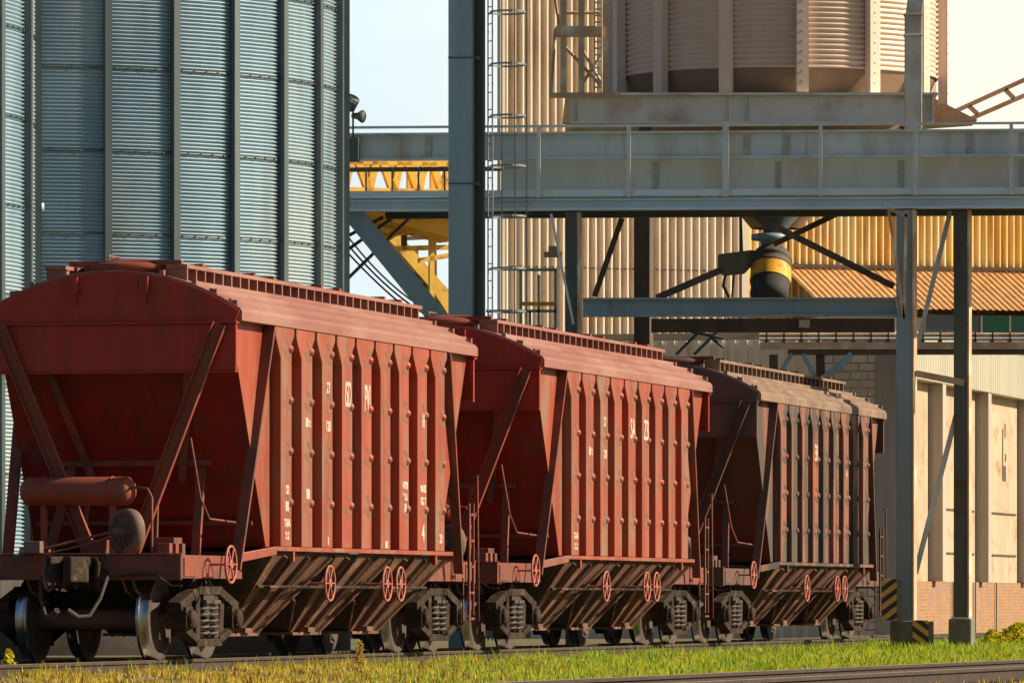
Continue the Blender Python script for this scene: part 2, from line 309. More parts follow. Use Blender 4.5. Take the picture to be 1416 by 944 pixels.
def track(fn, s0, s1, label, sl0, sl1, step, ang):
    root = empty('railway_track', fn((s0+s1)/2, 0, -.15), 0, label, 'railway track', 'railway tracks')
    o = root.location
    for side in (-.76, .76):
        mb = MB(); p0, p1 = fn(s0, side), fn(s1, side); x = (fn(0, 1) - fn(0, 0))
        n = len(RP); vs = [p0 + x*l + Vector((0, 0, z)) - o for l, z in RP] + [p1 + x*l + Vector((0, 0, z)) - o for l, z in RP]
        fs = [(i, (i+1) % n, n+(i+1) % n, n+i) for i in range(n)]
        mb.add(vs, fs)
        r = mb.build('rail', 'rust_rail', root); r.data.materials.append(M['rail_top'])
        for p in r.data.polygons:
            if abs(p.center.z - (0 - o.z)) < .006 and p.normal.z > .5: p.material_index = 1
    first = None; s = sl0
    while s < sl1:
        if first is None:
            mb = MB(); mb.box(-.12, .12, -1.3, 1.3, -.11, 0); first = mb.build('sleeper', 'sleeper', root); q = first
        else:
            q = first.copy(); COL.objects.link(q); q.parent = root
        p = fn(s, random.uniform(-.04, .04), -.135); q.location = p - o; q.rotation_euler = (0, 0, ang + random.uniform(-.02, .02)); s += step
    return root
track(trk, -60, 160, 'main railway track the red hopper wagons stand on', -4, 49, .6, ROT)
track(trk2, -50, 60, 'empty siding track in the bottom right foreground', -14, 16, .6, R(90)-A2)

# ------------------------------------------------------------ wagons
BL = 11.0                                                # body length
def prof(l): return 4.12 + .47*(1 - min(1, abs(l)/1.575)**2.1)
def make_wagon(k, mt, label, texts, hub):
    c = trk(5.5 + 14.72*k, 0, 0)
    root = empty('hopper_wagon', c, ROT, label, 'railway wagon', 'grain hopper wagons in one train')
    def E(e, a, l, z): return (e*(5.5 - a), -l, z)
    # body: closed hopper box with sloping ends
    mb = MB(); SL = 1.45
    sec = [(-1, 0, 3.97), (-1, 1.45, 1.33), (1, 1.45, 1.33), (1, 0, 3.97), (1, 0, 4.11), (-1, 0, 4.11)]
    vs = [E(e, a + .03, SL, z) for e, a, z in sec] + [E(e, a + .03, -SL, z) for e, a, z in sec]
    n = 6; mb.add(vs, [tuple(range(n)), tuple(range(n, 2*n))[::-1]] + [(i, (i+1) % n, n+(i+1) % n, n+i) for i in range(n)])
    body = mb.build('hopper_body', mt['side'], root)
    body.data.materials.append(M[mt['slope']])
    for p in body.data.polygons:
        if abs(p.normal.y) < .5: p.material_index = 1
    # ribs
    XS = [-5.5 + 1.68 + .898*i for i in range(9)]
    first = {}
    for sd in (1, -1):
        for i, x in enumerate(XS):
            if sd not in first:
                rb = MB(); y0, y1 = -sd*SL, -sd*(SL+.135); w = .47
                zs = [(1.34, 1), (3.72, 1), (3.96, 1)]
                # tapered face: widens towards the eave on its near side
                pts = [(-.015, 1.34), (-.015, 3.60), (-.23, 3.85), (-.23, 3.972), (w+.10, 3.972), (w+.10, 3.88), (w-.02, 3.78), (w-.02, 1.34)]
                base = [(-.0, 1.34), (.0, 3.60), (-.24, 3.85), (-.24, 3.972), (w+.12, 3.972), (w+.12, 3.88), (w, 3.78), (w, 1.34)]
                m_ = len(pts)
                rb.add([(px_, y1, pz) for px_, pz in pts] + [(px_, y0 - .002*(-sd), pz) for px_, pz in base],
                       [tuple(range(m_))] + [(j, (j+1) % m_, m_+(j+1) % m_, m_+j) for j in range(m_)])
                for j in range(4):                       # pressed bosses
                    zc = 3.72 - .615*j
                    rb.lathe([(.062, -.002), (.052, .012), (.032, .034), (.014, .042), (0, .043)], (w*.80, y1, zc), (0, -sd, 0), 10)
                kf = len(rb.f)
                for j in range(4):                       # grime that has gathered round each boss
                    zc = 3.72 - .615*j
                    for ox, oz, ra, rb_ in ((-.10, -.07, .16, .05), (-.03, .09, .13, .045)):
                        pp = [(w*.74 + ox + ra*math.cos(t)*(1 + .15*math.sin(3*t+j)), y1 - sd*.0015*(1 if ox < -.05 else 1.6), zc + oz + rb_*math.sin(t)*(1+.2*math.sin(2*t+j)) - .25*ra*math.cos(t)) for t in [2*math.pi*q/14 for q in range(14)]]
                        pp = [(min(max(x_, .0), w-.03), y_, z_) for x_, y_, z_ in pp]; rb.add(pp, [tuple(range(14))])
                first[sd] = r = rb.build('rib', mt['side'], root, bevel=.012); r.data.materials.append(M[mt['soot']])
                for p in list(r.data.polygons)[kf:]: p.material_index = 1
            else:
                r = first[sd].copy(); COL.objects.link(r); r.parent = root
            r.location = (x, 0, 0)
    # side sills and lower gussets
    for sd in (1, -1):
        s_ = MB(); s_.box(-4.12, 4.12, min(-sd*1.44, -sd*1.62), max(-sd*1.44, -sd*1.62), 1.285, 1.338)
        for e in (-1, 1):
            s_.prism([(e*4.121, -sd*1.62, 1.338), (e*4.121, -sd*1.62, 1.24), (e*4.75, -sd*1.28, 1.13), (e*4.75, -sd*1.28, 1.24)], (0, 0, 0), (0, sd*.04, 0))
        for x in (-3.35, 3.3): s_.box(x-.035, x+.035, min(-sd*1.55, -sd*1.61), max(-sd*1.55, -sd*1.61), 1.16, 1.284)
        s_.build('side_sill', mt['side'], root, bevel=.006)
    # roof
    rf = MB(); NL = 14; ls = [-1.575 + 3.15*i/NL for i in range(NL+1)]
    top = [(l, prof(l)) for l in ls]; bot = [(1.60, 4.08), (1.60, 3.975), (-1.60, 3.975), (-1.60, 4.08)]
    poly = top + bot; m_ = len(poly)
    rf.add([(-5.5, -l, z) for l, z in poly] + [(5.5, -l, z) for l, z in poly],
           [tuple(range(m_))[::-1], tuple(range(m_, 2*m_))] + [(i, (i+1) % m_, m_+(i+1) % m_, m_+i) for i in range(m_)])
    for l in (1.44, 1.2, .98):
        for sd in (1, -1): rf.box(-5.45, 5.45, -sd*l-.014, -sd*l+.014, prof(l)-.01, prof(l)+.035)
    for e in (-1, 1):                                    # corner bolts round the end arch
        for l in (-1.5, -1.25, -1.0, -.6, .6, 1.0, 1.25, 1.5): rf.box(e*5.44-.03, e*5.44+.03, -l-.03, -l+.03, prof(l)-.01, prof(l)+.05)
    roof = rf.build('roof', mt['roof'], root)
    for i, x in enumerate((-4.5, -1.5, 1.5, 4.5)):
        hb = MB(); hb.lathe([(.62, -.12), (.62, .0), (.66, .01), (.66, .06), (.60, .10), (.25, .15), (0, .155)], (x, 0, 4.60), (0, 0, 1), 20)
        hb.box(x-.5, x-.4, -.7, .7, 4.66, 4.72); hb.box(x+.35, x+.45, -.7, .7, 4.66, 4.72)
        hb.tube([(x-.2, .3, 4.74), (x-.2, .3, 4.80), (x+.2, .3, 4.80), (x+.2, .3, 4.74)], .012, 6)
        hb.build('hatch', mt['hatch'], root)
    for sd in (1, -1):
        wk = MB(); wk.box(-5.35, 5.3, min(-sd*.62, -sd*.88), max(-sd*.62, -sd*.88), 4.605, 4.65)
        x = -5.3
        while x < 5.3: wk.box(x-.02, x+.02, min(-sd*.60, -sd*.87), max(-sd*.60, -sd*.87), 4.45, 4.604); x += .36
        wk.build('running_board', mt['roof'], root)
    for e in (-1, 1):
        # arched end plate, band beam
        ep = MB(); m2 = [(l, prof(l) - .035) for l in ls]; poly = [(1.53, 3.965)] + m2[::-1] + [(-1.53, 3.965)]
        ep.prism([(e*5.5, -l, z) for l, z in poly], (0, 0, 0), (e*.035, 0, 0))
        for l in (-.45, .42):                            # lifting lugs
            ep.box(min(e*5.536, e*5.60), max(e*5.536, e*5.60), -l-.05, -l+.05, 4.30, 4.50)
            ep.box(min(e*5.536, e*5.57), max(e*5.536, e*5.57), -l-.025, -l+.025, 4.18, 4.30)
        arch = ep.build('end_plate', mt['end'], root)
        bb = MB(); bb.box(min(e*5.49, e*5.55), max(e*5.49, e*5.55), -1.54, 1.54, 3.39, 3.935)
        bb.box(min(e*5.47, e*5.60), max(e*5.47, e*5.60), -1.56, 1.56, 3.937, 3.962); bb.box(min(e*5.47, e*5.565), max(e*5.47, e*5.565), -1.54, 1.54, 3.365, 3.388)
        bb.build('end_beam', mt['end'], root, bevel=.004)
        # V braces (channel section)
        for sd in (1, -1):
            br = MB(); p, q = Vector(E(e, -.10, sd*1.36, 3.93)), Vector(E(e, .02, sd*.27, 1.27))
            d = (q-p).normalized(); n_ = Vector((e, 0, 0)); w_ = d.cross(n_).normalized()
            br.beam(p, q, .15, .012, n_); br.beam(p + w_*.075 + n_*.03, q + w_*.075 + n_*.03, .012, .07, n_); br.beam(p - w_*.075 + n_*.03, q - w_*.075 + n_*.03, .012, .07, n_)
            br.build('brace', mt['brace'], root)
            st = MB(); st.beam(E(e, 1.40, sd*1.53, 3.96), E(e, .33, sd*1.42, 1.06), .05, .13, (0, 1, 0))
            st.build('corner_stanchion', mt['frame'], root)
            sp = MB(); sp.beam(E(e, .25, sd*.86, 3.40), E(e, 1.02, sd*.55, 2.1), .09, .06, (e, 0, 0)); sp.beam(E(e, 1.0, sd*.8, 2.35), E(e, .35, sd*.92, 1.18), .10, .06, (e, 0, 0))
            sp.beam(E(e, .45, sd*.42, 2.28), E(e, .25, sd*.45, 1.18), .05, .05, (e, 0, 0))
            sp.build('slope_strut', mt['frame'], root)
        cr = MB(); cr.beam(E(e, .93, -.95, 2.33), E(e, .93, .95, 2.33), .06, .07); cr.beam(E(e, 1.25, -1.35, 1.62), E(e, 1.25, 1.35, 1.62), .05, .05)
        cr.build('cross_bar', mt['frame'], root)
        # platform
        pf = MB(); pf.box(min(e*6.70, e*6.75), max(e*6.70, e*6.75), -1.24, -.26, .93, 1.22); pf.box(min(e*6.70, e*6.75), max(e*6.70, e*6.75), .26, 1.24, .93, 1.22)
        pf.box(min(e*6.69, e*6.78), max(e*6.69, e*6.78), -1.25, 1.25, 1.222, 1.24)
        pf.box(min(e*6.69, e*6.74), max(e*6.69, e*6.74), -.255, .255, 1.12, 1.22)
        for sd in (1, -1):
            pf.box(min(e*4.3, e*6.69), max(e*4.3, e*6.69), min(-sd*1.19, -sd*1.24), max(-sd*1.19, -sd*1.24), .95, 1.22)
            pf.box(min(e*6.2, e*6.65), max(e*6.2, e*6.65), min(-sd*1.242, -sd*1.255), max(-sd*1.242, -sd*1.255), .97, 1.19)
        pf.build('end_sill', mt['frame'], root, bevel=.006)
        dk = MB(); dk.box(min(e*4.4, e*6.68), max(e*4.4, e*6.68), -1.18, 1.18, 1.17, 1.20)
        for q in range(3):                               # brackets and brackets' boxes on the deck
            x = e*(5.7 + .25*q); dk.box(x-.06, x+.06, -.95, -.8, 1.203, 1.36); dk.box(x-.05, x+.05, .7, .82, 1.203, 1.33)
        dk.box(e*5.7-.16, e*5.7+.16, -.88, -.62, 1.21, 1.43); dk.box(e*6.2-.14, e*6.2+.14, -.15, .12, 1.21, 1.40)
        dk.build('deck', mt['frame'], root, bevel=.008)
        # coupler
        cp = MB(); cp.box(min(e*6.0, e*6.95), max(e*6.0, e*6.95), -.11, .11, .95, 1.15)
        cp.box(min(e*6.77, e*6.83), max(e*6.77, e*6.83), -.26, .26, .86, 1.19)
        hp = [(6.84, .18), (7.12, .20), (7.34, .10), (7.30, -.02), (7.16, .02), (7.12, -.06), (7.34, -.14), (7.30, -.22), (6.98, -.22), (6.84, -.14)]
        cp.prism([(e*x, e*y, .90) for x, y in hp], (0, 0, 0), (0, 0, .30))
        cp.box(min(e*6.84, e*6.92), max(e*6.84, e*6.92), -.30, -.24, .80, 1.15)
        cp.build('coupler', 'bogie', root, bevel=.02)
        for sd in (1, -1):
            ho = MB(); pts = [E(e, -1.28, sd*.38, 1.0), E(e, -1.42, sd*.40, .95), E(e, -1.55, sd*.36, .72), E(e, -1.66, sd*.27, .52), E(e, -1.78, sd*.16, .50), E(e, -1.85, sd*.06, .58)]
            ho.tube(pts, .024, 8); ho.tube([pts[-2], pts[-1]], .036, 8); ho.build('brake_hose', 'rubber', root)
        lv = MB(); lv.tube([E(e, -1.30, .15, 1.14), E(e, -1.32, .45, .98), E(e, -1.31, .95, 1.00), E(e, -1.34, 1.15, .86), E(e, -1.34, 1.28, .86)], .014, 6); lv.build('uncoupling_lever', 'bogie', root)
    # air reservoir and brake drum at the near end
    ar = MB(); ar.lathe([(0, -.70), (.10, -.69), (.165, -.63), (.17, -.60), (.17, .60), (.165, .63), (.10, .69), (0, .70)], (-5.62, .38, 1.98), (0, 1, 0), 18)
    for y in (-.05, .8): ar.ring((-5.62, y, 1.98), (0, 1, 0), .172, .008, 18, 4); ar.box(-5.66, -5.58, y-.03, y+.03, 1.2, 1.82)
    ar.build('air_reservoir', mt['brace'], root)
    hd = MB(); cD = Vector((-6.35, -.42, 1.50))
    ax = Vector((-.82, .57, 0)).normalized(); hd.lathe([(.05, .10), (.06, .0), (.20, -.02), (.21, .02), (.255, .03), (.262, -.10), (.255, -.12), (.05, -.10)], cD, ax, 28)
    for q in range(10):
        a_ = q*math.pi/5; u_ = ax.cross(Vector((0, 0, 1))).normalized()*math.cos(a_) + Vector((0, 0, 1))*math.sin(a_); hd.beam(cD + u_*.05 + ax*.03, cD + u_*.20 + ax*.03, .014, .014, ax)
    hd.lathe([(0, .16), (.045, .15), (.05, 0)], cD, ax, 12)
    hd.build('brake_drum', 'drum', root)
    lk = MB(); lk.tube([cD + ax*.10, (-6.55, .05, 1.40), (-6.62, .42, 1.30), (-6.70, .75, 1.24)], .02, 6); lk.tube([cD + ax*.12 + Vector((0, 0, -.05)), (-6.6, .0, 1.33), (-6.68, .40, 1.24)], .014, 6)
    lk.tube([cD + Vector((0, 0, -.05)), (-6.3, -.36, 1.2)], .03, 6); lk.build('brake_linkage', 'chute', root)
    ch = MB(); ch.ring((-6.93, .30, .98), (0, 1, 0), .17, .022, 20, 6); ch.build('release_ring', 'drum', root)
    for y in (-.62, -.50, .66):
        ch = MB(); ch.tube([(-6.72, y, 1.0), (-6.66, y-.05, .80), (-6.2, y-.1, .66)], .016, 6); ch.build('air_pipe', 'axle', root)
    ch = MB(); ch.box(-6.9, -6.76, .42, .62, 1.24, 1.38); ch.build('release_bracket', 'drum', root, bevel=.01)
    ap = MB(); ap.tube([(-5.9, -.62, 1.20), (-5.9, -.62, 1.9), (-5.85, -.55, 2.0), (-5.75, -.35, 2.02), (-5.66, -.2, 2.0)], .016, 6)
    ap.tube([(-5.6, -1.0, 2.6), (-5.6, -1.12, 1.9), (-5.5, -1.2, 1.65), (-4.6, -1.25, 1.62)], .014, 6); ap.build('air_pipe', 'red_frame', root)
    def handwheel(x, l, z, r, cat='hand_wheel'):
        h = MB(); sgn = -1 if l > 0 else 1; c_ = Vector((x, -l, z)); ax_ = Vector((0, sgn, 0))
        h.ring(c_, ax_, r, .016, 22, 6); h.ring(c_, ax_, .045, .018, 10, 6)
        for q in range(6):
            a_ = q*math.pi/3; h.tube([c_, c_ + Vector((math.cos(a_)*r, 0, math.sin(a_)*r))], .011, 5, False)
        h.tube([c_, c_ - ax_*.35], .016, 6); return h.build('hand_wheel', 'wheelred', root)
    for x in (-1.75, .9, 1.55):
        handwheel(x, 1.60, .905, .215); handwheel(-x, -1.60, .905, .215)
    handwheel(-5.62, 1.50, 1.115, .215); handwheel(5.62, -1.50, 1.115, .215)
    # centre sill and hoppers
    cs = MB(); cs.box(-6.69, 6.69, -.17, .17, .94, 1.165); cs.box(-6.5, 6.5, -.24, .24, .90, .938); cs.build('centre_sill', 'black', root)
    for i, x in enumerate((-2.75, 0, 2.75)):
        hp = MB(); zt, zb = 1.28, .30; T, Bm = 1.34, .58; lt, lb = 1.50, .68
        vs = [(x-T, -lt, zt), (x+T, -lt, zt), (x+T, lt, zt), (x-T, lt, zt), (x-Bm, -lb, zb), (x+Bm, -lb, zb), (x+Bm, lb, zb), (x-Bm, lb, zb)]
        hp.add(vs, [(0, 1, 2, 3), (7, 6, 5, 4), (0, 4, 5, 1), (1, 5, 6, 2), (2, 6, 7, 3), (3, 7, 4, 0)])
        hopper = hp.build('hopper', 'black', root)
        for sd in (-1, 1):
            pl = MB()
            for fr0, fr1 in ((.04, .21), (.42, .58), (.80, .95)):
                def P(f, g, o): return Vector((x - T + 2*T*f + (T-Bm)*(1-2*f)*g, sd*(lt + (lb-lt)*g + o*.65), zt + (zb-zt)*g - o*.76))
                q = [P(fr0, 0.01, .05), P(fr1, 0.01, .05), P(fr1, .98, .05), P(fr0, .98, .05)]; q0 = [P(fr0, 0.01, -.01), P(fr1, 0.01, -.01), P(fr1, .98, -.01), P(fr0, .98, -.01)]
                pl.add(q + q0, [(0, 1, 2, 3), (7, 6, 5, 4), (0, 4, 5, 1), (1, 5, 6, 2), (2, 6, 7, 3), (3, 7, 4, 0)])
                pl.beam(P(fr1, .0, .06), P(fr1, .98, .06), .03, .10, (0, sd, 0))
            pl.build('rib_sheet', 'chute', hopper, bevel=.006)
        gt = MB(); gt.box(x-.64, x+.64, -.80, .80, .262, .298); gt.box(x-.15, x+.15, -.86, .86, .30, .36); gt.beam((x-.9, -1.25, .86), (x-.55, -1.25, .86), .30, .025); gt.beam((x-.9, 1.25, .86), (x-.55, 1.25, .86), .30, .025)
        gt.tube([(x-1.0, -.9, .66), (x+1.0, -.9, .66)], .022, 6)
        gt.tube([(x-1.1, -.95, .70), (x-.55, -.72, .32)], .018, 6); gt.tube([(x+1.1, -.95, .72), (x+.55, -.72, .32)], .018, 6)
        gt.build('discharge_gate', 'chute', hopper)
    sh = MB()
    for sd in (-1, 1): sh.tube([(-3.9, sd*1.30, .86), (3.9, sd*1.30, .86)], .022, 6)
    sh.build('gate_shaft', 'bogie', root)
    # corner step ladders (far right, near left)
    for e, sd in ((1, 1), (-1, -1)):
        la = MB(); x = e*5.62
        la.tube([(x-.0, -sd*1.50, 2.35), (x, -sd*1.56, 2.38), (x, -sd*1.58, .42), (x, -sd*1.36, .40), (x, -sd*1.36, 1.0)], .014, 6)
        la.beam((x-.1*e, -sd*1.47, .5), (x-.1*e, -sd*1.47, 2.0), .05, .03, (0, 1, 0)); la.beam((x+.12*e, -sd*1.47, .5), (x+.12*e, -sd*1.47, 2.0), .03, .03, (0, 1, 0))
        for z in (.45, .8, 1.15, 1.5, 1.85): la.beam((x-.14*e, -sd*1.47, z), (x+.14*e, -sd*1.47, z), .035, .03)
        la.build('step_ladder', mt['frame'], root)
    # bogies
    for xb in (-5.25, 5.25):
        bo = MB(); bo.box(xb-.22, xb+.22, -1.12, 1.12, .50, .80); bo.lathe([(.28, .78), (.28, .88)], (xb, 0, 0), (0, 0, 1), 18)
        for sd in (-1, 1):
            for dx in (-.5, .5): bo.tube([(xb+dx, sd*.9, .95), (xb+dx*1.2, sd*.93, .62), (xb+dx*.7, sd*.95, .34)], .018, 6)
        for dx in (-.45, .45): bo.beam((xb+dx, -.85, .50), (xb+dx, .85, .50), .10, .12)
        bogie = bo.build('bogie', 'black', root)
        for dx in (-.925, .925):
            ws = MB(); x = xb+dx
            ws.tube([(x, -1.12, .478), (x, 1.12, .478)], .10, 16); ws.lathe([(.13, -.66), (.10, -.3), (.095, .3), (.13, .66)], (x, 0, .478), (0, 1, 0), 18)
            if dx*xb > 0: ws.tube([(x*.985 if 0 else x-.0, -.7, .478), (x, .7, .478)], .125, 16)
            axle = ws.build('wheelset', 'axle', bogie)
            for sd in (-1, 1):
                w = MB(); c_ = (x, sd*.71, .478)
                w.lathe([(.505, .0), (.505, .028)], (x, sd*.695, .478), (0, -sd, 0), 40)        # flange
                w.lathe([(.505, -.0), (.478, -.006), (.474, -.115)], (x, sd*.695, .478), (0, -sd, 0), 40)
                tr = w
                w2 = MB(); prof_ = [(.474, .115), (.40, .118), (.39, .085), (.17, .07), (.155, .13), (.10, .14), (0, .14)]
                w2.lathe([(r_, -h_) for r_, h_ in prof_], (x, sd*.695, .478), (0, -sd, 0), 40)
                w2.lathe([(.505, .028), (.41, .032), (.39, -.02), (.17, -.03), (.15, .02), (0, .03)], (x, sd*.695, .478), (0, -sd, 0), 40)
                if sd == 1: pass
                A = w2.build('wheel', 'rimrust', bogie); kf = len(A.data.polygons)
                mm = MB(); mm.v = w2.v[:]; mm.f = w2.f[:]; mm.sm = w2.sm[:]; base = len(mm.v)
                mm.v += w.v; mm.f += [tuple(i+base for i in f) for f in w.f]; mm.sm += w.sm
                bpy.data.objects.remove(A)
                A = mm.build('wheel', 'rimrust', bogie, recalc=False); A.data.materials.append(M['tread'])
                for p in list(A.data.polygons)[len(w2.f):]: p.material_index = 1
        for sd in (-1, 1):
            sf = MB(); y0, y1 = sd*.94, sd*1.16
            out = [(-1.20, .62), (-1.12, .70), (-.70, .80), (-.30, .86), (.30, .86), (.70, .80), (1.12, .70), (1.20, .62), (1.18, .40), (1.06, .33), (.80, .34), (.74, .42), (.55, .26), (.40, .18), (-.40, .18), (-.55, .26), (-.74, .42), (-.80, .34), (-1.06, .33), (-1.18, .40)]
            # frame with two windows, built as bars
            def bar(a_, b_, h): sf.beam((xb+a_[0], (y0+y1)/2, a_[1]), (xb+b_[0], (y0+y1)/2, b_[1]), .17, h)
            bar((-1.15, .62), (-.45, .80), .11); bar((-.5, .81), (.5, .81), .10); bar((.45, .80), (1.15, .62), .11)
            bar((-1.0, .38), (-.42, .22), .09); bar((-.5, .20), (.5, .20), .09); bar((.42, .22), (1.0, .38), .09)
            bar((-.36, .76), (-.36, .24), .10); bar((.36, .76), (.36, .24), .10); bar((-.66, .72), (-.60, .30), .07); bar((.66, .72), (.60, .30), .07)
            for dx in (-.925, .925):
                sf.box(xb+dx-.14, xb+dx+.14, min(y0, y1)-.01, max(y0, y1)+.02, .36, .62)
                sf.lathe([(.115, .0), (.11, .06), (.08, .08), (0, .082)], (xb+dx, sd*1.16, .478), (0, sd, 0), 16)
                for q in range(4): sf.box(xb+dx-.11+.22*(q % 2)-.015, xb+dx-.11+.22*(q % 2)+.015, min(sd*1.20, sd*1.225), max(sd*1.20, sd*1.225), .39+.16*(q//2), .42+.16*(q//2))
            sf.ring((xb, sd*1.05, .90), (1, 0, 0), .06, .018, 12, 6)
            sf.build('side_frame', 'bogie', bogie, bevel=.018)
            for dx, rr in ((-.17, .105), (.13, .13)):
                sg = MB(); pts = []; 
                for q in range(61):
                    t = q/60; pts.append((xb+dx+rr*math.cos(t*11*math.pi), sd*1.06+rr*.9*math.sin(t*11*math.pi), .26+.40*t))
                sg.tube(pts, .021, 6); sg.box(xb+dx-rr-.01, xb+dx+rr+.01, sd*1.06-.12, sd*1.06+.12, .66, .70)
                sg.build('spring', 'springs', bogie)
    # painted lettering on the rib faces
    for s_, rib, z, size, col, sx in texts:
        t_ = text(s_, size, (XS[rib]+.235, -(SL+.1375), z), (R(90), 0, 0), col, root, sx=sx)
    return root
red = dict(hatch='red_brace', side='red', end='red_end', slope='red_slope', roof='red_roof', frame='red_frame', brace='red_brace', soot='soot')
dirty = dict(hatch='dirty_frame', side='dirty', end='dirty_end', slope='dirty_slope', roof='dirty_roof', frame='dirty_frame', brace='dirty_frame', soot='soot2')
small = [('123', 0, 2.02, .14, 'white_ink', .8), ('80', 0, 1.82, .16, 'white_ink', .9), ('08', 1, 1.98, .17, 'white_ink', .9), ('80 t', 1, 2.85, .15, 'white_ink', .9),
         ('120', 2, 2.83, .17, 'white_ink', .9), ('27', 2, 3.30, .18, 'white_ink', .8), ('TARA', 0, 1.62, .13, 'white_ink', .8), ('21.2', 0, 1.47, .12, 'white_ink', .8),
         ('14720', 6, 2.17, .12, 'white_ink', .9), ('3116', 6, 2.02, .12, 'white_ink', .9), ('18', 6, 1.88, .14, 'white_ink', .9), ('MASS', 7, 2.14, .13, 'white_ink', .9), ('KG 7', 7, 1.98, .13, 'white_ink', .9),
         ('4', 7, 1.56, .3, 'white_ink', .9), ('20', 8, 1.50, .16, 'white_ink', .9), ('18', 7, 3.02, .24, 'white_ink', .6), ('5', 2, 1.42, .12, 'white_ink', 1), ('60', 5, 1.40, .12, 'white_ink', 1)]
make_wagon(0, red, 'nearest red grain hopper wagon at left with ISD and PVI painted on its ribs', [('ISD', 3, 3.24, .44, 'white_ink', .48), ('PVI', 4, 3.22, .46, 'white_ink', .46)] + small, 0)
make_wagon(1, red, 'middle red grain hopper wagon with SA and ZB painted on its ribs', [('SA', 4, 3.24, .42, 'white_ink', .66), ('ZB', 5, 3.24, .42, 'white_ink', .66)] + small[3:8], 1)
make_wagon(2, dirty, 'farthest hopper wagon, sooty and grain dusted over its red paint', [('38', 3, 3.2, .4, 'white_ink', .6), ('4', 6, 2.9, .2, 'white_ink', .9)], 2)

# ------------------------------------------------------------ silos
def silo_wall_mesh(Rr, z0, z1, pitch, amp, nseg):
    mb = MB(); nz = int((z1-z0)/pitch); pr = []
    for i in range(nz):
        for q in range(4):
            a_ = q*math.pi/2; pr.append((Rr + amp*math.sin(a_), z0 + (i + q/4)*pitch))
    pr.append((Rr, z1)); mb.lathe(pr, (0, 0, 0), (0, 0, 1), nseg)
    return mb
def make_silo(loc, Rr, z0, z1, N, label, phase, wm='silo', sm='silo_dark', pitch=.062, group='corrugated grain silos', name='grain_silo'):
    root = empty(name, loc, 0, label, 'silo', group)
    silo_wall_mesh(Rr, z0, z1, pitch, .034, 96).build('wall', wm, root, recalc=False)
    first = None
    for i in range(N):
        q = 2*math.pi*(i+phase)/N
        if first is None:
            mb = MB(); mb.box(.0, .13, -.06, -.048, z0, z1); mb.box(.0, .13, .048, .06, z0, z1); mb.box(.118, .132, -.059, .059, z0, z1)
            pass
            o = first = mb.build('stiffener', sm, root)
        else: o = first.copy(); COL.objects.link(o); o.parent = root
        o.location = (math.cos(q)*Rr, math.sin(q)*Rr, 0); o.rotation_euler = (0, 0, q)
    bt = MB(); z = z0 + 1.1
    while z < z1:                                        # bolted seam rings
        bt.lathe([(Rr+.02, z-.02), (Rr+.036, z-.012), (Rr+.036, z+.012), (Rr+.02, z+.02)], n=96)
        for i in range(150):
            q = 2*math.pi*i/150 + z; c_, s_ = math.cos(q), math.sin(q)
            bt.beam(((Rr+.02)*c_, (Rr+.02)*s_, z), ((Rr+.055)*c_, (Rr+.055)*s_, z), .03, .03)
        z += 1.36
    bt.build('bolted_seam', sm, root, recalc=False)
    return root
s1 = make_silo((at(15, 0, 106).x, 106, 0), 5.71, .15, 14.0, 30, 'large corrugated grain silo with vertical stiffeners behind the nearest wagon', .21)
s2 = make_silo((at(48, 0, 95).x - 5.75, 95, 0), 5.71, .15, 14.0, 28, 'second corrugated silo mostly cut off by the left edge of the photo', .35)
for s_ in (s1, s2):
    mb = MB(); mb.lathe([(5.95, 14.0), (5.9, 14.05), (.5, 17.2), (.5, 17.6), (0, 17.65)], n=48); mb.build('roof', 'silo', s_)
    mb = MB(); mb.lathe([(5.86, -.3), (5.86, 1.05), (5.6, 1.1)], n=64); mb.build('foundation', 'black', s_)
# little bracket lamp on silo 2's edge
lb = MB(); c_ = at(56, 291, 100.0); lb.lathe([(0, 0), (.06, .0), (.06, .12), (0, .12)], c_, (0, 0, 1), 12)
lb.beam(c_ + Vector((0, 0, .06)), c_ + Vector((-.06, .35, .06)), .03, .03)
tag(lb.build('wall_lamp', 'rail_grey'), 'small pale fitting sticking out low on the large silo wall', 'lamp')

# elevated hopper bin (round, on columns)
BY = 125.0; bc = at(1073, 0, BY); bR = 223/F*BY
br_ = empty('elevated_bin', (bc.x, BY, 0), 0, 'round corrugated bin with brown conical bottom standing on the steel platform', 'silo')
zb = at(0, 93, BY - bR).z; zp = at(0, 128, BY-bR).z
silo_wall_mesh(bR, zb, 16.5, .105, .035, 96).build('wall', 'bin', br_, recalc=False)
mb = MB(); mb.lathe([(bR-.03, zb+.02), (bR-.25, zb-.5), (1.0, zb-2.4), (.5, zb-3.0)], n=64); mb.build('cone', 'cone', br_)
first = None
for i in range(14):
    q = 2*math.pi*(i+.245)/14 - math.pi/2
    if first is None:
        mb = MB(); mb.box(.02, .2, -.12, -.105, zp, 16.5); mb.box(.02, .2, .105, .12, zp, 16.5); mb.box(.19, .205, -.12, .12, zp, 16.5)
        for j in range(26): mb.box(.205, .215, -.02, .02, zp+.2+j*.2, zp+.23+j*.2)
        o = first = mb.build('column', 'bin', br_)
    else: o = first.copy(); COL.objects.link(o); o.parent = br_
    o.location = (math.cos(q)*bR, math.sin(q)*bR, 0); o.rotation_euler = (0, 0, q)
mb = MB(); mb.lathe([(bR+.2, 16.5), (.4, 18.3), (0, 18.4)], n=48); mb.build('roof', 'bin', br_)
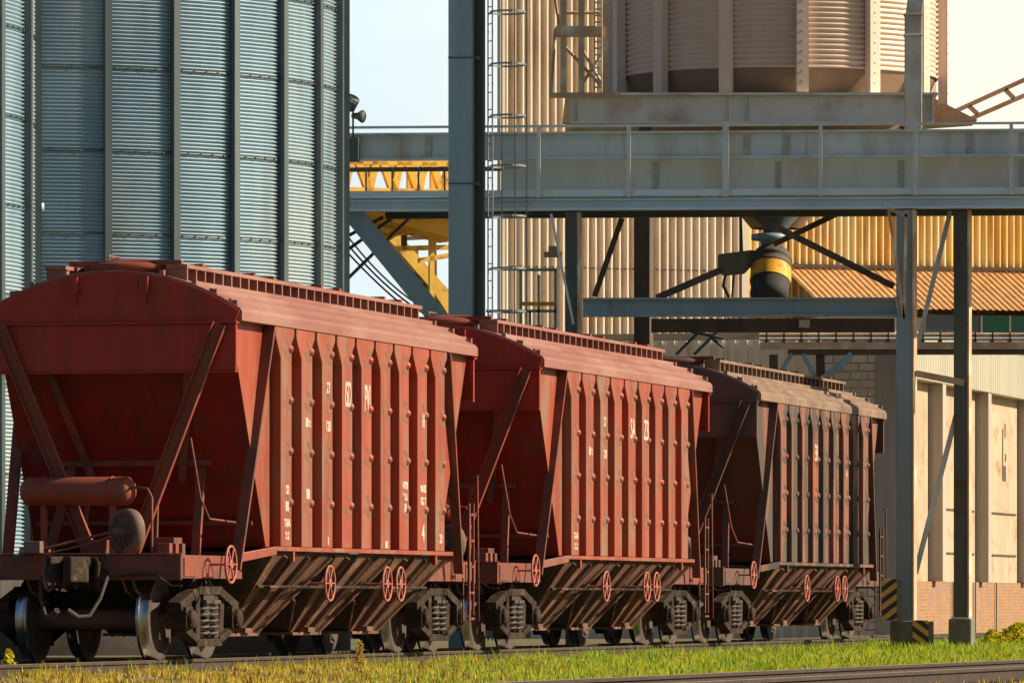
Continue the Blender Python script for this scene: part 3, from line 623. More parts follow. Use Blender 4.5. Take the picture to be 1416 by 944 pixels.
# platform girders the bin stands on
pg = empty('bin_platform', (bc.x, BY, 0), 0, 'grey steel platform girder carrying the round bin', 'platform')
y0 = BY - bR - .35; a_, b_ = at(782, 128, y0), at(1297, 128, y0); z1_ = a_.z; z0_ = at(0, 170, y0).z
def rel(p, o): return Vector(p) - Vector(o.location)
mb = MB()
mb.box(a_.x-bc.x, b_.x-bc.x, -bR-.35, -bR+2*bR+.6, z1_-.05, z1_); mb.build('deck', 'binsteel', pg)
for yy in (-bR-.30, bR+.4):
    mb = MB(); xa, xb_ = a_.x-bc.x+.08, b_.x-bc.x-.08
    mb.box(xa, xb_, yy+.10, yy+.115, z0_+.04, z1_-.052); mb.box(xa, xb_, yy, yy+.22, z0_, z0_+.035)
    for px in (800, 1009, 1037, 1290): 
        x = at(px, 0, y0).x - bc.x; mb.box(x-.012, x+.012, yy+.01, yy+.098, z0_+.04, z1_-.053)
    mb.build('girder', 'binsteel', pg)
for px in (892, 1254):
    for yy in (-bR+.5, bR):
        x = at(px, 0, BY+yy).x - bc.x; mb = MB(); mb.box(x-.13, x+.13, yy-.13, yy+.13, -.3, z0_-.01)
        mb.build('leg', 'steel_dark', pg)
# square duct beside the bin
dk = MB(); p0 = at(1252, 168, 118); p1 = at(1275, 20, 118)
dk.box(p0.x, p1.x, 118, 118.32, p0.z-.5, p1.z); dk.box(p0.x-.02, p1.x+.02, 117.98, 118.34, p1.z-.42, p1.z-.38)
dk.box(p0.x-.02, p1.x+.02, 117.98, 118.34, p1.z-.02, p1.z+.02); dk.prism([(p0.x+.02, 118.0, p1.z+.02), (p1.x, 118.0, p1.z+.02), (p1.x+.22, 118.0, p1.z+1.6), (p0.x+.22, 118.0, p1.z+1.6)], (0, 0, 0), (0, .3, 0))
tag(dk.build('square_duct', 'binsteel', bevel=.01), 'pale square sheet metal duct rising in front of the round bin', 'duct')
# access frame left of the bin
af = empty('access_frame', at(765, 130, 120), 0, 'narrow steel access frame with ladder left of the round bin', 'scaffold')
def line_obj(name, parent, pts_list, r, m, Y, n=6, sq=False):
    mb = MB()
    for pa, pb in pts_list:
        a, b = at(pa[0], pa[1], Y if len(pa) < 3 else pa[2]), at(pb[0], pb[1], Y if len(pb) < 3 else pb[2])
        if parent: a, b = rel(a, parent), rel(b, parent)
        mb.beam(a, b, 2*r, 2*r, (0, 1, 0)) if sq else mb.tube([a, b], r, n)
    return mb.build(name, m, parent)
line_obj('post', af, [((779, -60), (779, 130)), ((804, -60), (804, 128)), ((836, -60), (836, 128))], .06, 'pipe', 120, sq=True)
line_obj('platform', af, [((768, 44), (834, 44))], .10, 'pipe', 120, sq=True)
line_obj('brace', af, [((768, 40), (762, 130)), ((779, 62), (830, 118)), ((804, 118), (836, 70)), ((779, 18), (830, 18)), ((806, 70), (836, 122)), ((768, 0), (774, 40))], .035, 'pipe', 120.2)
line_obj('ladder', af, [((822, -60), (822, 128)), ((832, -60), (832, 128))] + [((822, y), (832, y)) for y in range(-50, 128, 9)], .018, 'pipe', 119.7)

line_obj('base_beam', af, [((760, 132), (850, 132))], .05, 'pipe', 120.0, sq=True)
# sloping chute roof and inclined conveyor right of the bin
cr = MB(); a, b_, c, d = at(1270, 130, 126), at(1290, 135, 126), at(1352, 166, 126), at(1265, 172, 126)
cr.prism([a, b_, c, d], (0, 0, 0), (0, 1.6, 0))
tag(cr.build('chute_cover', 'pipe'), 'tan sheet cover sloping down right of the round bin', 'chute')
line_obj_ = line_obj('inclined_truss', None, [((1290, 168, 128), (1440, 100, 128)), ((1325, 172, 128), (1440, 122, 128)), ((1390, 124, 128), (1402, 136, 128)), ((1340, 147, 128), (1352, 158, 128))], .045, 'pipe', 128, sq=True)
tag(line_obj_, 'light inclined conveyor truss against the sky at upper right', 'truss')

# ------------------------------------------------------------ gantry bridge
GY = 108.6; GA = math.atan(8500/77000.0)*.8
go = at(950, 290, GY); gb = empty('gantry_bridge', (go.x, go.y, 0), -GA*0, 'long blue grey steel gantry bridge spanning over the wagons', 'bridge')
gb.rotation_euler = (0, 0, GA*-1 + 0)
PXM = F/GY
def gx(px): return (px - 950)/PXM
def gz(py): return EYE + (HZ - py)/PXM
XL, XR = gx(380), gx(1600)
def gpart(name, boxes, m, bevel=0):
    mb = MB()
    for x0, x1, y0_, y1_, pz0, pz1 in boxes: mb.box(x0, x1, y0_, y1_, gz(max(pz0, pz1)), gz(min(pz0, pz1)))
    return mb.build(name, m, gb, bevel)
gpart('upper_girder', [(XL, XR, .10, .12, 184.2, 215.8), (XL, XR, -.0, .22, 181, 184), (XL, XR, .0, .22, 216, 219)], 'steel_light')
gpart('web_panel', [(gx(690), XR, .36, .38, 213, 262)], 'webpanel')
gpart('toe_board', [(XL, XR, -.13, -.115, 262.2, 271)], 'steel_pale')
gpart('deck', [(XL, XR, -.12, 1.35, 271.2, 274)], 'steel')
gpart('lower_channel', [(XL, XR, .02, .04, 277, 286.8), (XL, XR, -.10, .18, 274.3, 276.8), (XL, XR, -.10, .18, 287, 290)], 'steel_pale')
gpart('rear_girder', [(gx(520), XR, 1.2, 1.4, 277, 294)], 'steel_dark')
gpart('rear_chord', [(XL, XR, 1.2, 1.3, 222, 228)], 'brownsteel')
for px in (1032, 1087, 1340, 1412, 590, 1500):          # riveted splice plates
    gpart('splice_plate', [(gx(px-5), gx(px+5), .086, .098, 187, 214)] + [(gx(px+q*3-.7), gx(px+q*3+.7), .078, .087, y, y+1.6) for q in (-1, 1) for y in range(189, 213, 5)], 'splice')
for px in (905, 1075, 1245, 1412):
    gpart('splice_plate', [(gx(px-4), gx(px+4), .346, .358, 222, 260)] + [(gx(px+q*3-.7), gx(px+q*3+.7), .338, .347, y, y+1.6) for q in (-1, 1) for y in range(224, 259, 6)], 'splice')
gpart('handrail', [(XL, XR, -.16, -.125, 172.5, 176.0)], 'rail_grey')
for px in (745, 870, 1004, 1135, 1265, 1397, 1525):
    w_ = 2.6 if px != 1004 else 4.4
    gpart('handrail_post', [(gx(px-w_), gx(px+w_), -.175, -.135, 176.2, 273)], 'rail_grey')
for px in (493, 530, 567, 604):
    gpart('handrail_post', [(gx(px-1.2), gx(px+1.2), 1.18, 1.2, 222, 262)], 'steel_dark')
gpart('junction_box', [(gx(478), gx(494), -.12, .08, 188, 221)], 'steel_dark', .01)
# floodlight and horn by the silo edge
fl = empty('floodlight', at(488, 178, 107.9), 0, 'small floodlight on a bracket at the left end of the gantry', 'lamp')
mb = MB(); mb.lathe([(0, -.16), (.13, -.14), (.16, .05), (.15, .07), (0, .075)], (-.05, 0, .48), (.3, -.5, .8), 16); mb.build('shade', 'steel_dark', fl)
mb = MB(); mb.lathe([(.05, -.1), (.06, 0), (.11, .09), (.115, .11), (0, .11)], (.08, 0, .22), (.8, -.5, -.1), 14); mb.build('lamp_head', 'steel_dark', fl)
mb = MB(); mb.tube([(0, .1, -.3), (0, .1, .4), (-.05, 0, .48)], .02, 6); mb.tube([(0, .1, .2), (.08, 0, .22)], .02, 6); mb.build('bracket', 'brownsteel', fl)

# mast (tall box column) with caged ladder
mo = at(644, 0, 108.0); MR = -TH*.0
ms = empty('steel_mast', (mo.x, 108.0, 0), 0, 'tall blue grey box column with caged ladder rising behind the middle wagon', 'column')
k_ = 108.0/F
mb = MB(); mb.box(-24*k_, 10*k_, -.02, .45, -.2, 13.2); mb.build('shaft', 'steel', ms, bevel=.012)
mb = MB(); mb.box(10*k_+.002, 26*k_, .08, .12, -.2, 13.2); mb.box(24*k_, 27*k_, -.02, .30, -.2, 13.2); mb.box(10*k_+.004, 12*k_, -.03, .06, -.2, 13.2); mb.build('flange', 'steel_dark', ms)
for py in (80, 254):
    mb = MB(); z = EYE+(HZ-py)*k_; mb.box(-24.6*k_, 15*k_, -.035, -.022, z-.012, z+.012); mb.beam((14*k_, -.05, z), (20*k_, -.05, z-.02), .06, .05); mb.build('splice_seam', 'steel_dark', ms)
lad = MB(); 
for px in (675, 681): lad.tube([((px-644)*k_, -.12 if px == 675 else -.25, .0), ((px-644)*k_, -.12 if px == 675 else -.25, 13.2)], .017, 6)
for i in range(44): z = .3 + .3*i; lad.tube([(31*k_, -.12, z), (37*k_, -.25, z)], .011, 5)
lad = lad.build('ladder', 'cage', ms)
for i, py in enumerate((-50, 20, 92, 163, 232, 301, 373, 432, 500)):
    z = EYE+(HZ-py)*k_; h = MB(); cx, cy, rr = 58*k_, -.35, .37
    pts = [(31*k_, -.12, z)] + [(cx + rr*math.cos(t)*.85, cy + rr*math.sin(t), z) for t in [R(150 - q*22.5) for q in range(15)]]
    for a, b_ in zip(pts, pts[1:]): h.beam(a, b_, .012, .034)
    h.build('cage_hoop', 'cage', lad)
for q, px in enumerate((694, 712, 728)):
    h = MB(); x = (px-644)*k_; h.box(x-.012, x+.012, [-.68, -.72, -.5][q], [-.67, -.71, -.49][q], 3.0, 13.2); h.build('cage_bar', 'cage', lad)

# columns under the bridge
def base_block(parent, w, d, h, z0=-.35):
    mb = MB(); mb.box(-w/2, w/2, -d/2, d/2, z0, h); return mb.build('base', 'concrete', parent, bevel=.03)
def col(px, Y, w, m, label, pt, pb, blk=None, rz=TH*-1, group='gantry support columns', flange=True):
    p = at(px, 0, Y); r_ = empty('support_column', (p.x, Y, 0), rz, label, 'column', group)
    z1, z0 = at(0, pt, Y).z, (blk if blk else -.3)
    mb = MB(); mb.box(-w/2, w/2, -w*.5, w*.5, z0, z1); mb.build('shaft', m, r_, bevel=.01)
    if flange:
        mb = MB(); mb.box(w/2+.001, w/2+.03, -w*.5-.02, w*.5, z0+.001, z1-.001); mb.box(-w*.62, w*.62, -w*.62, w*.62, z0, z0+.03); mb.build('flange', 'pipe', r_)
    if blk: base_block(r_, w*1.65, w*1.65, blk-.001)
    return r_
c1 = col(1252.5, 108.3, .29, 'steel', 'blue grey column on concrete block right of the last wagon, behind the striped board', 291, 890, .34)
c2 = col(1330, 108.6, .25, 'steel_dark', 'darker blue grey column nearest the right edge on its own concrete block', 291, 890, .38)
c3 = col(792, 108.8, .22, 'steel_dark', 'dark green column rising behind the middle wagon roof, with a light brace', 294, 890, None, flange=True)
c4 = col(890, 112.5, .30, 'brownsteel', 'dark brown column between the yellow striped wall and the middle wagon', 293, 890, None, flange=False)
lower = empty('cross_beam', at(1022, 425, 108.3), -TH*.12, 'long blue grey cross beam with white plate under the gantry bridge', 'beam')
def lo(x0, x1, y0_, y1_, p0, p1, name, m, bev=0):
    mb = MB(); k = 108.3/F; mb.box((x0-1022)*k, (x1-1022)*k, y0_, y1_, (425-p1)*k, (425-p0)*k); return mb.build(name, m, lower, bev)
lo(806, 1239, .06, .08, 414.5, 434.5, 'web', 'steel'); lo(806, 1239, -.05, .18, 411.5, 414, 'top_flange', 'steel'); lo(806, 1239, -.05, .18, 435, 437.5, 'bottom_flange', 'steel')
lo(900, 1239, .9, 1.1, 437, 456, 'rear_beam', 'brownsteel'); lo(1106, 1121, .86, .89, 439, 450, 'plate', 'white_ink')
def brace(label, pts, r, m, Y, sq=True):
    o = line_obj('diagonal_brace', None, pts, r, m, Y, sq=sq); return tag(o, label, 'brace', 'diagonal braces of the gantry')
brace('thick blue grey diagonal strut between the large silo and the mast', [((478, 283), (606, 440))], .17, 'steel', 109.4)
brace('long brown brace falling right to the column beside the last wagon', [((1030, 292), (1236, 396))], .055, 'brownsteel', 108.9)
brace('short brown brace rising right behind the loading spout', [((1165, 292), (1070, 338))], .05, 'brownsteel', 109.8)
brace('pale brace dropping along the dark green column behind the middle wagon', [((762, 296), (793, 448))], .022, 'rail_grey', 108.5)
brace('brown brace leaning left under the gantry between the two dark columns', [((860, 302), (822, 410))], .05, 'brownsteel', 109.6)
brace('narrow pale V brace in front of the column beside the last wagon', [((1229, 292), (1250, 440)), ((1253, 292), (1250, 440)), ((1226, 288), (1258, 300))], .025, 'pipe', 107.9)
brace('light diagonal brace between the two right hand columns at the top', [((1314, 292), (1268, 480))], .04, 'rail_grey', 108.8)
brace('long light diagonal brace between the two right hand columns lower down', [((1332, 535), (1266, 792))], .045, 'rail_grey', 108.7)
brace('short pale strut joining the two right hand columns', [((1266, 516), (1333, 529))], .055, 'pipe', 108.2)
brace('brown grain pipe brace rising to the gearbox of the spout', [((908, 412), (1000, 372))], .06, 'brownsteel', 109.5)
brace('thin crossed rods left of the mast near the silo', [((474, 350), (545, 300)), ((474, 392), (570, 298)), ((474, 330), (530, 300))], .035, 'brownsteel', 110.5, False)
brace('thin steel rods crossing below the long cross beam', [((935, 490), (985, 440)), ((960, 490), (1010, 440)), ((985, 468), (1000, 480)), ((940, 455), (1000, 468))], .03, 'steel_dark', 109.9, False)
cb = MB()
for a, b_, sag in (((474, 318), (604, 436), .18), ((474, 330), (590, 436), .12), ((474, 342), (575, 436), .06)):
    A_, B_ = at(*a, 110.8), at(*b_, 110.8); cb.tube([A_.lerp(B_, t/10) - Vector((0, 0, sag*4*(t/10)*(1-t/10))) for t in range(11)], .018, 5)
tag(cb.build('cable_bundle', 'black'), 'sagging dark cables running down beside the thick diagonal strut', 'cable')
# pipes / small platform between mast and green column
fp = empty('small_platform', at(725, 430, 110.2), 0, 'small steel platform with yellow rail right of the mast ladder', 'platform')
line_obj('frame', fp, [((672, 430), (770, 430)), ((714, 373), (770, 373)), ((720, 372), (720, 560)), ((768, 372), (768, 560)), ((745, 380), (745, 560)), ((733, 430), (733, 560))], .025, 'steel', 110.2, sq=True)
line_obj('yellow_rail', fp, [((722, 420), (768, 420))], .035, 'yellow', 110.1, sq=True)
line_obj('lantern', fp, [((752, 352), (777, 352)), ((758, 344), (772, 344))], .05, 'pipe', 110.1, sq=True)

# ------------------------------------------------------------ loading spout
SY = 110.6; so = at(1060, 400, SY); sk = SY/F
sp = empty('loading_spout', so, 0, 'grain loading spout with yellow and black bend hanging under the gantry', 'loading spout')
def sx(px): return (px-1060)*sk
def sz(py): return (400-py)*sk
mb = MB(); mb.lathe([(.55, sz(278)), (.52, sz(292)), (.22, sz(316)), (.22, sz(322)), (0.2, sz(324))], (sx(1072), 0, 0), (0, 0, 1), 20); mb.build('funnel', 'steel_dark', sp)
mb = MB(); mb.lathe([(.14, sz(322)), (.33, sz(324)), (.33, sz(332)), (.16, sz(334)), (.16, sz(347)), (.2, sz(348))], (sx(1064), 0, 0), (0, 0, 1), 20); mb.build('valve', 'steel', sp)
A0 = Vector((sx(1068), 0, sz(352))); AX = Vector((-.10, -.62, -1)).normalized()
def drum(name, m, pr):
    mb = MB(); mb.lathe([(r_*sk, h_*sk) for r_, h_ in pr], A0, AX, 32); return mb.build(name, m, sp)
drum('black_hood', 'hood', [(16, -6), (25, 0), (27, 8), (28.5, 9), (28.5, 12), (27, 13), (27.5, 20), (29, 21), (29, 24)])
drum('yellow_band', 'yellow', [(28, 24.2), (28.4, 34), (28.4, 48)])
drum('inner_sleeve', 'rubber', [(26.5, 40), (27.5, 48.3), (26, 58), (27, 66), (25, 74), (20, 78), (0, 78)])
mb = MB(); mb.prism([(sx(993), -.15, sz(352)), (sx(1040), -.15, sz(346)), (sx(1048), -.15, sz(358)), (sx(1030), -.15, sz(378)), (sx(1000), -.15, sz(381)), (sx(993), -.15, sz(372))], (0, 0, 0), (0, .35, 0)); mb.build('gearbox', 'concrete', sp, bevel=.02)
mb = MB(); mb.box(sx(1038), sx(1090), -.2, .3, sz(360), sz(347)); mb.build('top_plate', 'brownsteel', sp, bevel=.01)
mb = MB(); mb.tube([(sx(1003), 0, sz(380)), (sx(1000), 0, sz(395)), (sx(1008), 0, sz(411))], .03, 6); mb.tube([(sx(1015), 0, sz(380)), (sx(1012), 0, sz(411))], .02, 6)
mb.tube([(sx(1024), .1, sz(292)), (sx(1026), .1, sz(350))], .03, 6); mb.tube([(sx(1092), .1, sz(292)), (sx(1090), .1, sz(370))], .015, 6); mb.build('chains', 'brownsteel', sp)

# ------------------------------------------------------------ backgrounds: tower, hall, warehouse
def corrugated(p0, p1, z0, z1, pitch, depth, nrm):
    p0, p1 = Vector(p0), Vector(p1); L = (p1-p0).length; d = (p1-p0)/L; n = Vector(nrm); mb = MB(); vs = []; x = 0; k = int(L/pitch)
    for i in range(k):
        for f, o in ((0, 0), (.16, 0), (.40, 1), (.54, 1), (.92, 0)):
            q = p0 + d*(i+f)*pitch + n*depth*o; vs += [(q.x, q.y, z0), (q.x, q.y, z1)]
    m = len(vs)//2; return mb.add(vs, [(2*i, 2*i+2, 2*i+3, 2*i+1) for i in range(m-1)])
TY = 190.0
tw = empty('ribbed_tower', at(860, 0, TY) * Vector((1, 1, 0)) if 0 else (at(860, 0, TY).x, TY, 0), R(22), 'tall cream ribbed metal tower behind the ladder and round bin', 'building')
def along(px): k_ = (px - 708)/F; return (k_*TY - tw.location.x)/(math.cos(R(22)) - k_*math.sin(R(22)))
xl, xr = along(693), along(1027)
corrugated((xl, 0, 0), (xr, 0, 0), -.2, 22, .268, .15, (0, -1, 0)).build('front_cladding', 'tower', tw)
mb = MB(); sh_ = math.tan(R(22.5))*7
mb.prism([(xl+.01, .01, -.2), (xr-.01, .01, -.2), (xr-.01+sh_, 7, -.2), (xl+.01+sh_, 7, -.2)], (0, 0, 0), (0, 0, 22.1)); mb.build('core', 'tower', tw)
mb = MB(); mb.box(xl-.08, xl+.12, -.14, .12, -.2, 22); mb.box(xr-.1, xr+.12, -.18, .1, -.2, 22); mb.build('corner_trim', 'tower', tw)
mb = MB(); z = at(0, 372, TY).z
x = xl
while x < xr-.2: mb.box(x, x+.2, -.125, -.112, z-.02, z+.02); x += .268
mb.build('seam_strip', 'brownsteel', tw)
HY = 192.0; hx0 = at(1027, 0, HY).x; hy1 = 6.5; L_ = 19.0; ha = R(17)
hall = empty('storage_hall', (hx0, HY, 0), ha, 'yellow ribbed storage hall with ochre corrugated lean-to roof at right', 'building')
hz = at(0, 215, HY).z
corrugated((.1, 0, 0), (L_, 0, 0), -.2, hz, .232, .12, (0, -1, 0)).build('front_cladding', 'hall', hall)
mb = MB(); mb.box(.12, L_, .01, 10, -.2, hz-.05); mb.build('core', 'hall', hall)
# lean-to
zt, zl = at(0, 371, HY-.1).z, at(0, 424, 188.5).z
mb = MB(); vs = []; x = 1.35; n = 0
while x < L_:
    for f, o in ((0, 0), (.07, .055), (.14, 0)):
        vs += [(x+f, -.12, zt+o), (x+f-.95, -3.6, zl+o)] if 0 else [(x+f, -.12, zt+o), (x+f, -3.6, zl+o)]
    x += .21
m_ = len(vs)//2; mb.add(vs, [(2*i, 2*i+1, 2*i+3, 2*i+2) for i in range(m_-1)])
rf = mb.build('lean_to_roof', 'tile', hall); sol = rf.modifiers.new('solid', 'SOLIDIFY'); sol.thickness = .02
mb = MB(); mb.box(1.2, L_, -.2, -.115, zt+.06, zt+.16); mb.build('flashing', 'brownsteel', hall)
mb = MB(); mb.box(1.6, L_, -3.2, -.1, -.2, zl-.25); mb.build('lean_to_wall', 'fascia', hall)
k = 189.0/F; z0w, z1w = EYE+(HZ-462)*k, EYE+(HZ-432)*k
mb = MB(); mb.box(5.5, L_, -3.26, -3.21, z0w, z1w); win = mb.build('window', 'green', hall)
mb = MB(); mb.box(4.9, 6.6, -3.30, -3.262, z0w, z1w); mb.build('pane', 'glass', win)
mb = MB()
for x in [6.7 + .95*i for i in range(13)]: mb.box(x-.03, x+.03, -3.30, -3.262, z0w, z1w)
mb.build('frame', 'fascia', win)
# warehouse parallel to the line
def wh(s, l, z): return trk(s, l, z)
WL = -5.0
def s_at(px, l=WL):          # distance along the line where lateral l shows at photo column px
    A_ = (ORG.x + l*RT.x) - (ORG.y + l*RT.y)*D.x/D.y
    Y = F*(-A_)/(2865.0 - px); return (Y - ORG.y - l*RT.y)/D.y
sw0 = s_at(1238); wo = trk(sw0, WL, 0)
ware = empty('warehouse', wo, ROT, 'long cream warehouse with grey pilasters and orange plinth at right', 'building')
def zY(px, py, l=WL):
    A_ = (ORG.x + l*RT.x) - (ORG.y + l*RT.y)*D.x/D.y; Y = F*(-A_)/(2865.0 - px); return EYE + (HZ-py)*Y/F
zpl = zY(1263, 803); zfa = zY(1341, 541); zto = zY(1341, 480); LW = 60
mb = MB(); mb.box(.0, LW, 0, 9, -.3, zto-.02); mb.build('wall', 'render', ware)
mb = MB(); mb.box(-.01, LW, -.10, -.001, -.3, zpl); mb.build('plinth', 'plinth', ware)
mb = MB(); vs = []
x = -.02
while x < LW:
    for f, o in ((0, 0), (.16, 0), (.2, .03), (.26, .03), (.30, 0)): vs += [(x+f, -.36-o, zfa), (x+f, -.36-o, zto)]
    x += .32
mb.add(vs, [(2*i, 2*i+2, 2*i+3, 2*i+1) for i in range(len(vs)//2-1)]); mb.box(-.02, LW, -.355, -.002, zfa, zfa+.05); mb.build('fascia', 'fascia', ware)
def pil(px0, px1, first=[None]):
    a, b_ = s_at(px0) - sw0, s_at(px1) - sw0
    return a, b_
# pilasters: their camera side flank is the grey strip, their face the lit edge
wd = .34
for px in (1284, 1349, 1407, 1462, 1515):
    s_ = s_at(px) - sw0; mb = MB(); mb.box(s_, s_+.45, -.36 if px < 1300 else -.34, -.101, zpl, zfa-.002); mb.box(s_, s_+.45, -.1, -.002, zpl+.001, zfa-.003); mb.build('pilaster', 'pilaster', ware, bevel=.01)
cc = MB(); cc.box(-.30, -.011, -.34, .42, -.3, zto-.1); cc.build('corner_column', 'pilaster', ware, bevel=.015)
for a, b_ in ((1305, 1346), (1365, 1404), (1425, 1460)):
    for zz in (3.0, 1.9):
        mb = MB(); sa, sb = s_at(a)-sw0, s_at(b_)-sw0; mb.box(sa, sb, -.03, -.002, zz-.03, zz+.02); mb.build('ledge', 'brownsteel', ware)
dc = MB(); s_ = s_at(1388)-sw0; zc = zY(1388, 625)
for w_, z0_, z1_, dx in ((.12, -.9, .75, -.2), (.10, .5, .95, .18), (.5, -.95, -.45, .05), (.14, -.3, -.05, .25)):
    dc.box(s_+dx-w_/2, s_+dx+w_/2, -.012, -.003, zc+z0_*.8, zc+z1_*.8)
dc.build('wall_mark', 'brownsteel', ware)
for px in (1310, 1370, 1341):
    s_ = s_at(px)-sw0; dp = MB(); dp.tube([(s_, -.16, -.2), (s_, -.16, zpl+.0)], .03, 6); dp.build('downpipe', 'pilaster', ware)
# end wall facing the line of sight: white brick
mb = MB(); mb.box(-.25, -.004, .43, 1.75, -.3, zto-.25); mb.build('brick_end_wall', 'brick', ware)
mb = MB(); mb.box(-.1, -.004, 1.76, 9.0, -.3, zto-.2); mb.build('end_panel', 'tower', ware)
mb = MB()
for i in range(24): mb.box(-.16, -.101, 1.8+i*.3, 1.92+i*.3, -.2, zto-.21)
mb.build('end_batten', 'tower', ware)
ll = MB(); p = wh(sw0-.25, WL+.25, 5.5)
lamp = empty('outside_lamp', p, ROT, 'small outdoor lamp on the warehouse corner left of the blue grey column', 'lamp')
mb = MB(); mb.lathe([(0, .12), (.10, .1), (.16, -.1), (0, -.1)], (0, 0, 0), (0, 0, 1), 12); mb.build('shade', 'rail_grey', lamp)
mb = MB(); mb.tube([(0, 0, .1), (0, .0, .35), (.2, .12, .35)], .02, 6); mb.build('bracket', 'rail_grey', lamp)

# pipe bridge
PY = 146.0; po = at(1230, 475, PY)
pb_ = empty('pipe_bridge', po, R(-1), 'raised pipe rack with pale pipes running above the warehouse', 'pipe rack'); pk = PY/F
def pbx(px): return (px-1230)*pk
def pbz(py): return (475-py)*pk
for py, r_, m_, yy in ((463, .05, 'pipe', 0), (468, .035, 'rail_grey', .2), (461, .03, 'fascia', .35)):
    mb = MB(); mb.tube([(pbx(1050 if py != 461 else 1062), yy, pbz(py)), (pbx(1600), yy, pbz(py))], r_, 8); mb.build('pipe', m_, pb_)
mb = MB(); mb.box(pbx(1052), pbx(1600), -.1, .05, pbz(483), pbz(473)); mb.build('beam', 'pipe', pb_)
mb = MB(); mb.box(pbx(1090), pbx(1600), -.05, .5, pbz(489.5), pbz(483.2)); mb.build('rear_beam', 'brownsteel', pb_)
for i in range(22):
    mb = MB(); x = pbx(1060+i*24); mb.box(x-.04, x+.04, -.12, .4, pbz(472.8), pbz(469.5)); mb.box(x-.02, x+.02, -.11, -.06, pbz(470), pbz(459)); mb.build('clamp', 'brownsteel', pb_)
pass
mb = MB(); mb.beam((pbx(1178), 0, pbz(489)), (pbx(1140), 0, pbz(522)), .14, .2, (0, 1, 0)); mb.beam((pbx(1110), 0, pbz(489)), (pbx(1128), 0, pbz(522)), .1, .14, (0, 1, 0)); mb.beam((pbx(1095), 0, pbz(489)), (pbx(1078), 0, pbz(515)), .1, .14, (0, 1, 0)); mb.build('strut', 'steel', pb_)
for px in (1070, 1135):
    mb = MB(); mb.box(pbx(px)-.1, pbx(px)+.1, .2, .4, -6.7, pbz(489.6)); mb.build('post', 'brownsteel', pb_)
# low beige sheds visible between tower and warehouse over wagon roofs
sd_ = empty('tin_shed', (at(1105, 0, 158).x, 158, 0), 0, 'tan ribbed shed behind the roof of the last wagon', 'building')
mb = corrugated((-1.6, 0, 0), (1.6, 0, 0), -.2, at(0, 486, 158).z, .30, .06, (0, -1, 0)); mb.build('front_cladding', 'tower', sd_)
mb = MB(); mb.box(-1.6, 1.6, .01, 4, -.2, at(0, 487, 158).z); mb.build('core', 'pilaster', sd_)

# yellow conveyor gallery seen behind gantry at left
YG = 150.0
yg = empty('conveyor_gallery', at(560, 300, YG), R(20), 'sunlit yellow lattice conveyor gallery between the silo and the mast', 'conveyor')
random.seed(3)
seg = [((440, 224), (655, 224)), ((440, 266), (655, 266))]
x = 455
while x < 630: seg += [((x, 224), (x+16, 266)), ((x+16, 266), (x+26, 224))]; x += 36
line_obj('lattice', yg, seg, .09, 'yellowgal', YG, sq=True)
for px0, px1 in ((478, 486), (512, 524), (548, 558), (574, 588), (608, 616)):
    mb = MB(); a, b_ = rel(at(px0, 264, YG+.5), yg), rel(at(px1, 226, YG+.5), yg); mb.box(a.x, b_.x, a.y, a.y+.1, a.z, b_.z); mb.build('side_panel', 'yellowgal', yg)
mb = MB()
mb = MB(); a, b_ = rel(at(440, 292, YG-1), yg), rel(at(700, 275, YG-1), yg); mb.box(a.x, b_.x, a.y, a.y+1.8, a.z, b_.z); mb.build('floor', 'yellowgal', yg)
mb = MB(); mb.prism([rel(at(*p, YG), yg) for p in ((505, 292), (640, 292), (640, 330), (560, 312), (520, 300))], (0, 0, 0), (0, 1.5, 0)); mb.build('bracket_box', 'yellowgal', yg)
x0 = 470
for q, (pa, pb_q) in enumerate((((512, 296), (650, 300)), ((530, 322), (650, 318)), ((505, 298), (548, 330)), ((548, 330), (600, 298)), ((600, 298), (640, 330)), ((575, 300), (575, 345)), ((615, 300), (615, 420)), ((560, 344), (650, 340)), ((596, 360), (640, 352)))):
    line_obj('girder', yg, [(pa, pb_q)], .09 if q < 5 else .06, 'yellowgal' if q != 5 else 'brownsteel', YG+.8, sq=True)
ic = empty('inclined_conveyor', at(560, 360, YG+3), R(20), 'yellow conveyor trough sloping down to the right behind the thick strut', 'conveyor')
Y2 = YG+3
mb = MB(); mb.prism([rel(at(*p, Y2), ic) for p in ((490, 282), (520, 290), (628, 404), (628, 440), (600, 400))], (0, 0, 0), (0, 1.3, 0)); mb.build('trough', 'yellowgal', ic)
line_obj('leg', ic, [((580, 340), (580, 560)), ((612, 400), (612, 560)), ((598, 370), (586, 420)), ((583, 380), (620, 395)), ((560, 330), (620, 326)), ((606, 320), (608, 410))], .05, 'brownsteel', Y2+.2, sq=True)

# ------------------------------------------------------------ hazard boards
def board(px0, px1, py0, py1, Y, lean, label):
    a, b_ = at(px0, py1, Y), at(px1, py0, Y); w = b_.x - a.x; h = b_.z - a.z
    mb = MB(); mb.box(-w/2, w/2, 0, .03, 0, h); o = mb.build('hazard_board', 'hazard', bevel=.004); o.location = ((a.x+b_.x)/2, Y, a.z); o['lean'] = lean
    o2 = MB(); o2.box(w/2+.002, w/2+.09, .0, .10, -.1, h-.02); o2.build('post', 'concrete', o)
    return tag(o, label, 'warning board', 'striped warning boards')
board(1219, 1240, 800, 857, 107.6, -.75, 'black and yellow striped board left of the blue grey column base')
board(1262, 1284, 857, 893, 107.2, .75, 'black and yellow striped board standing right of the blue grey column base')

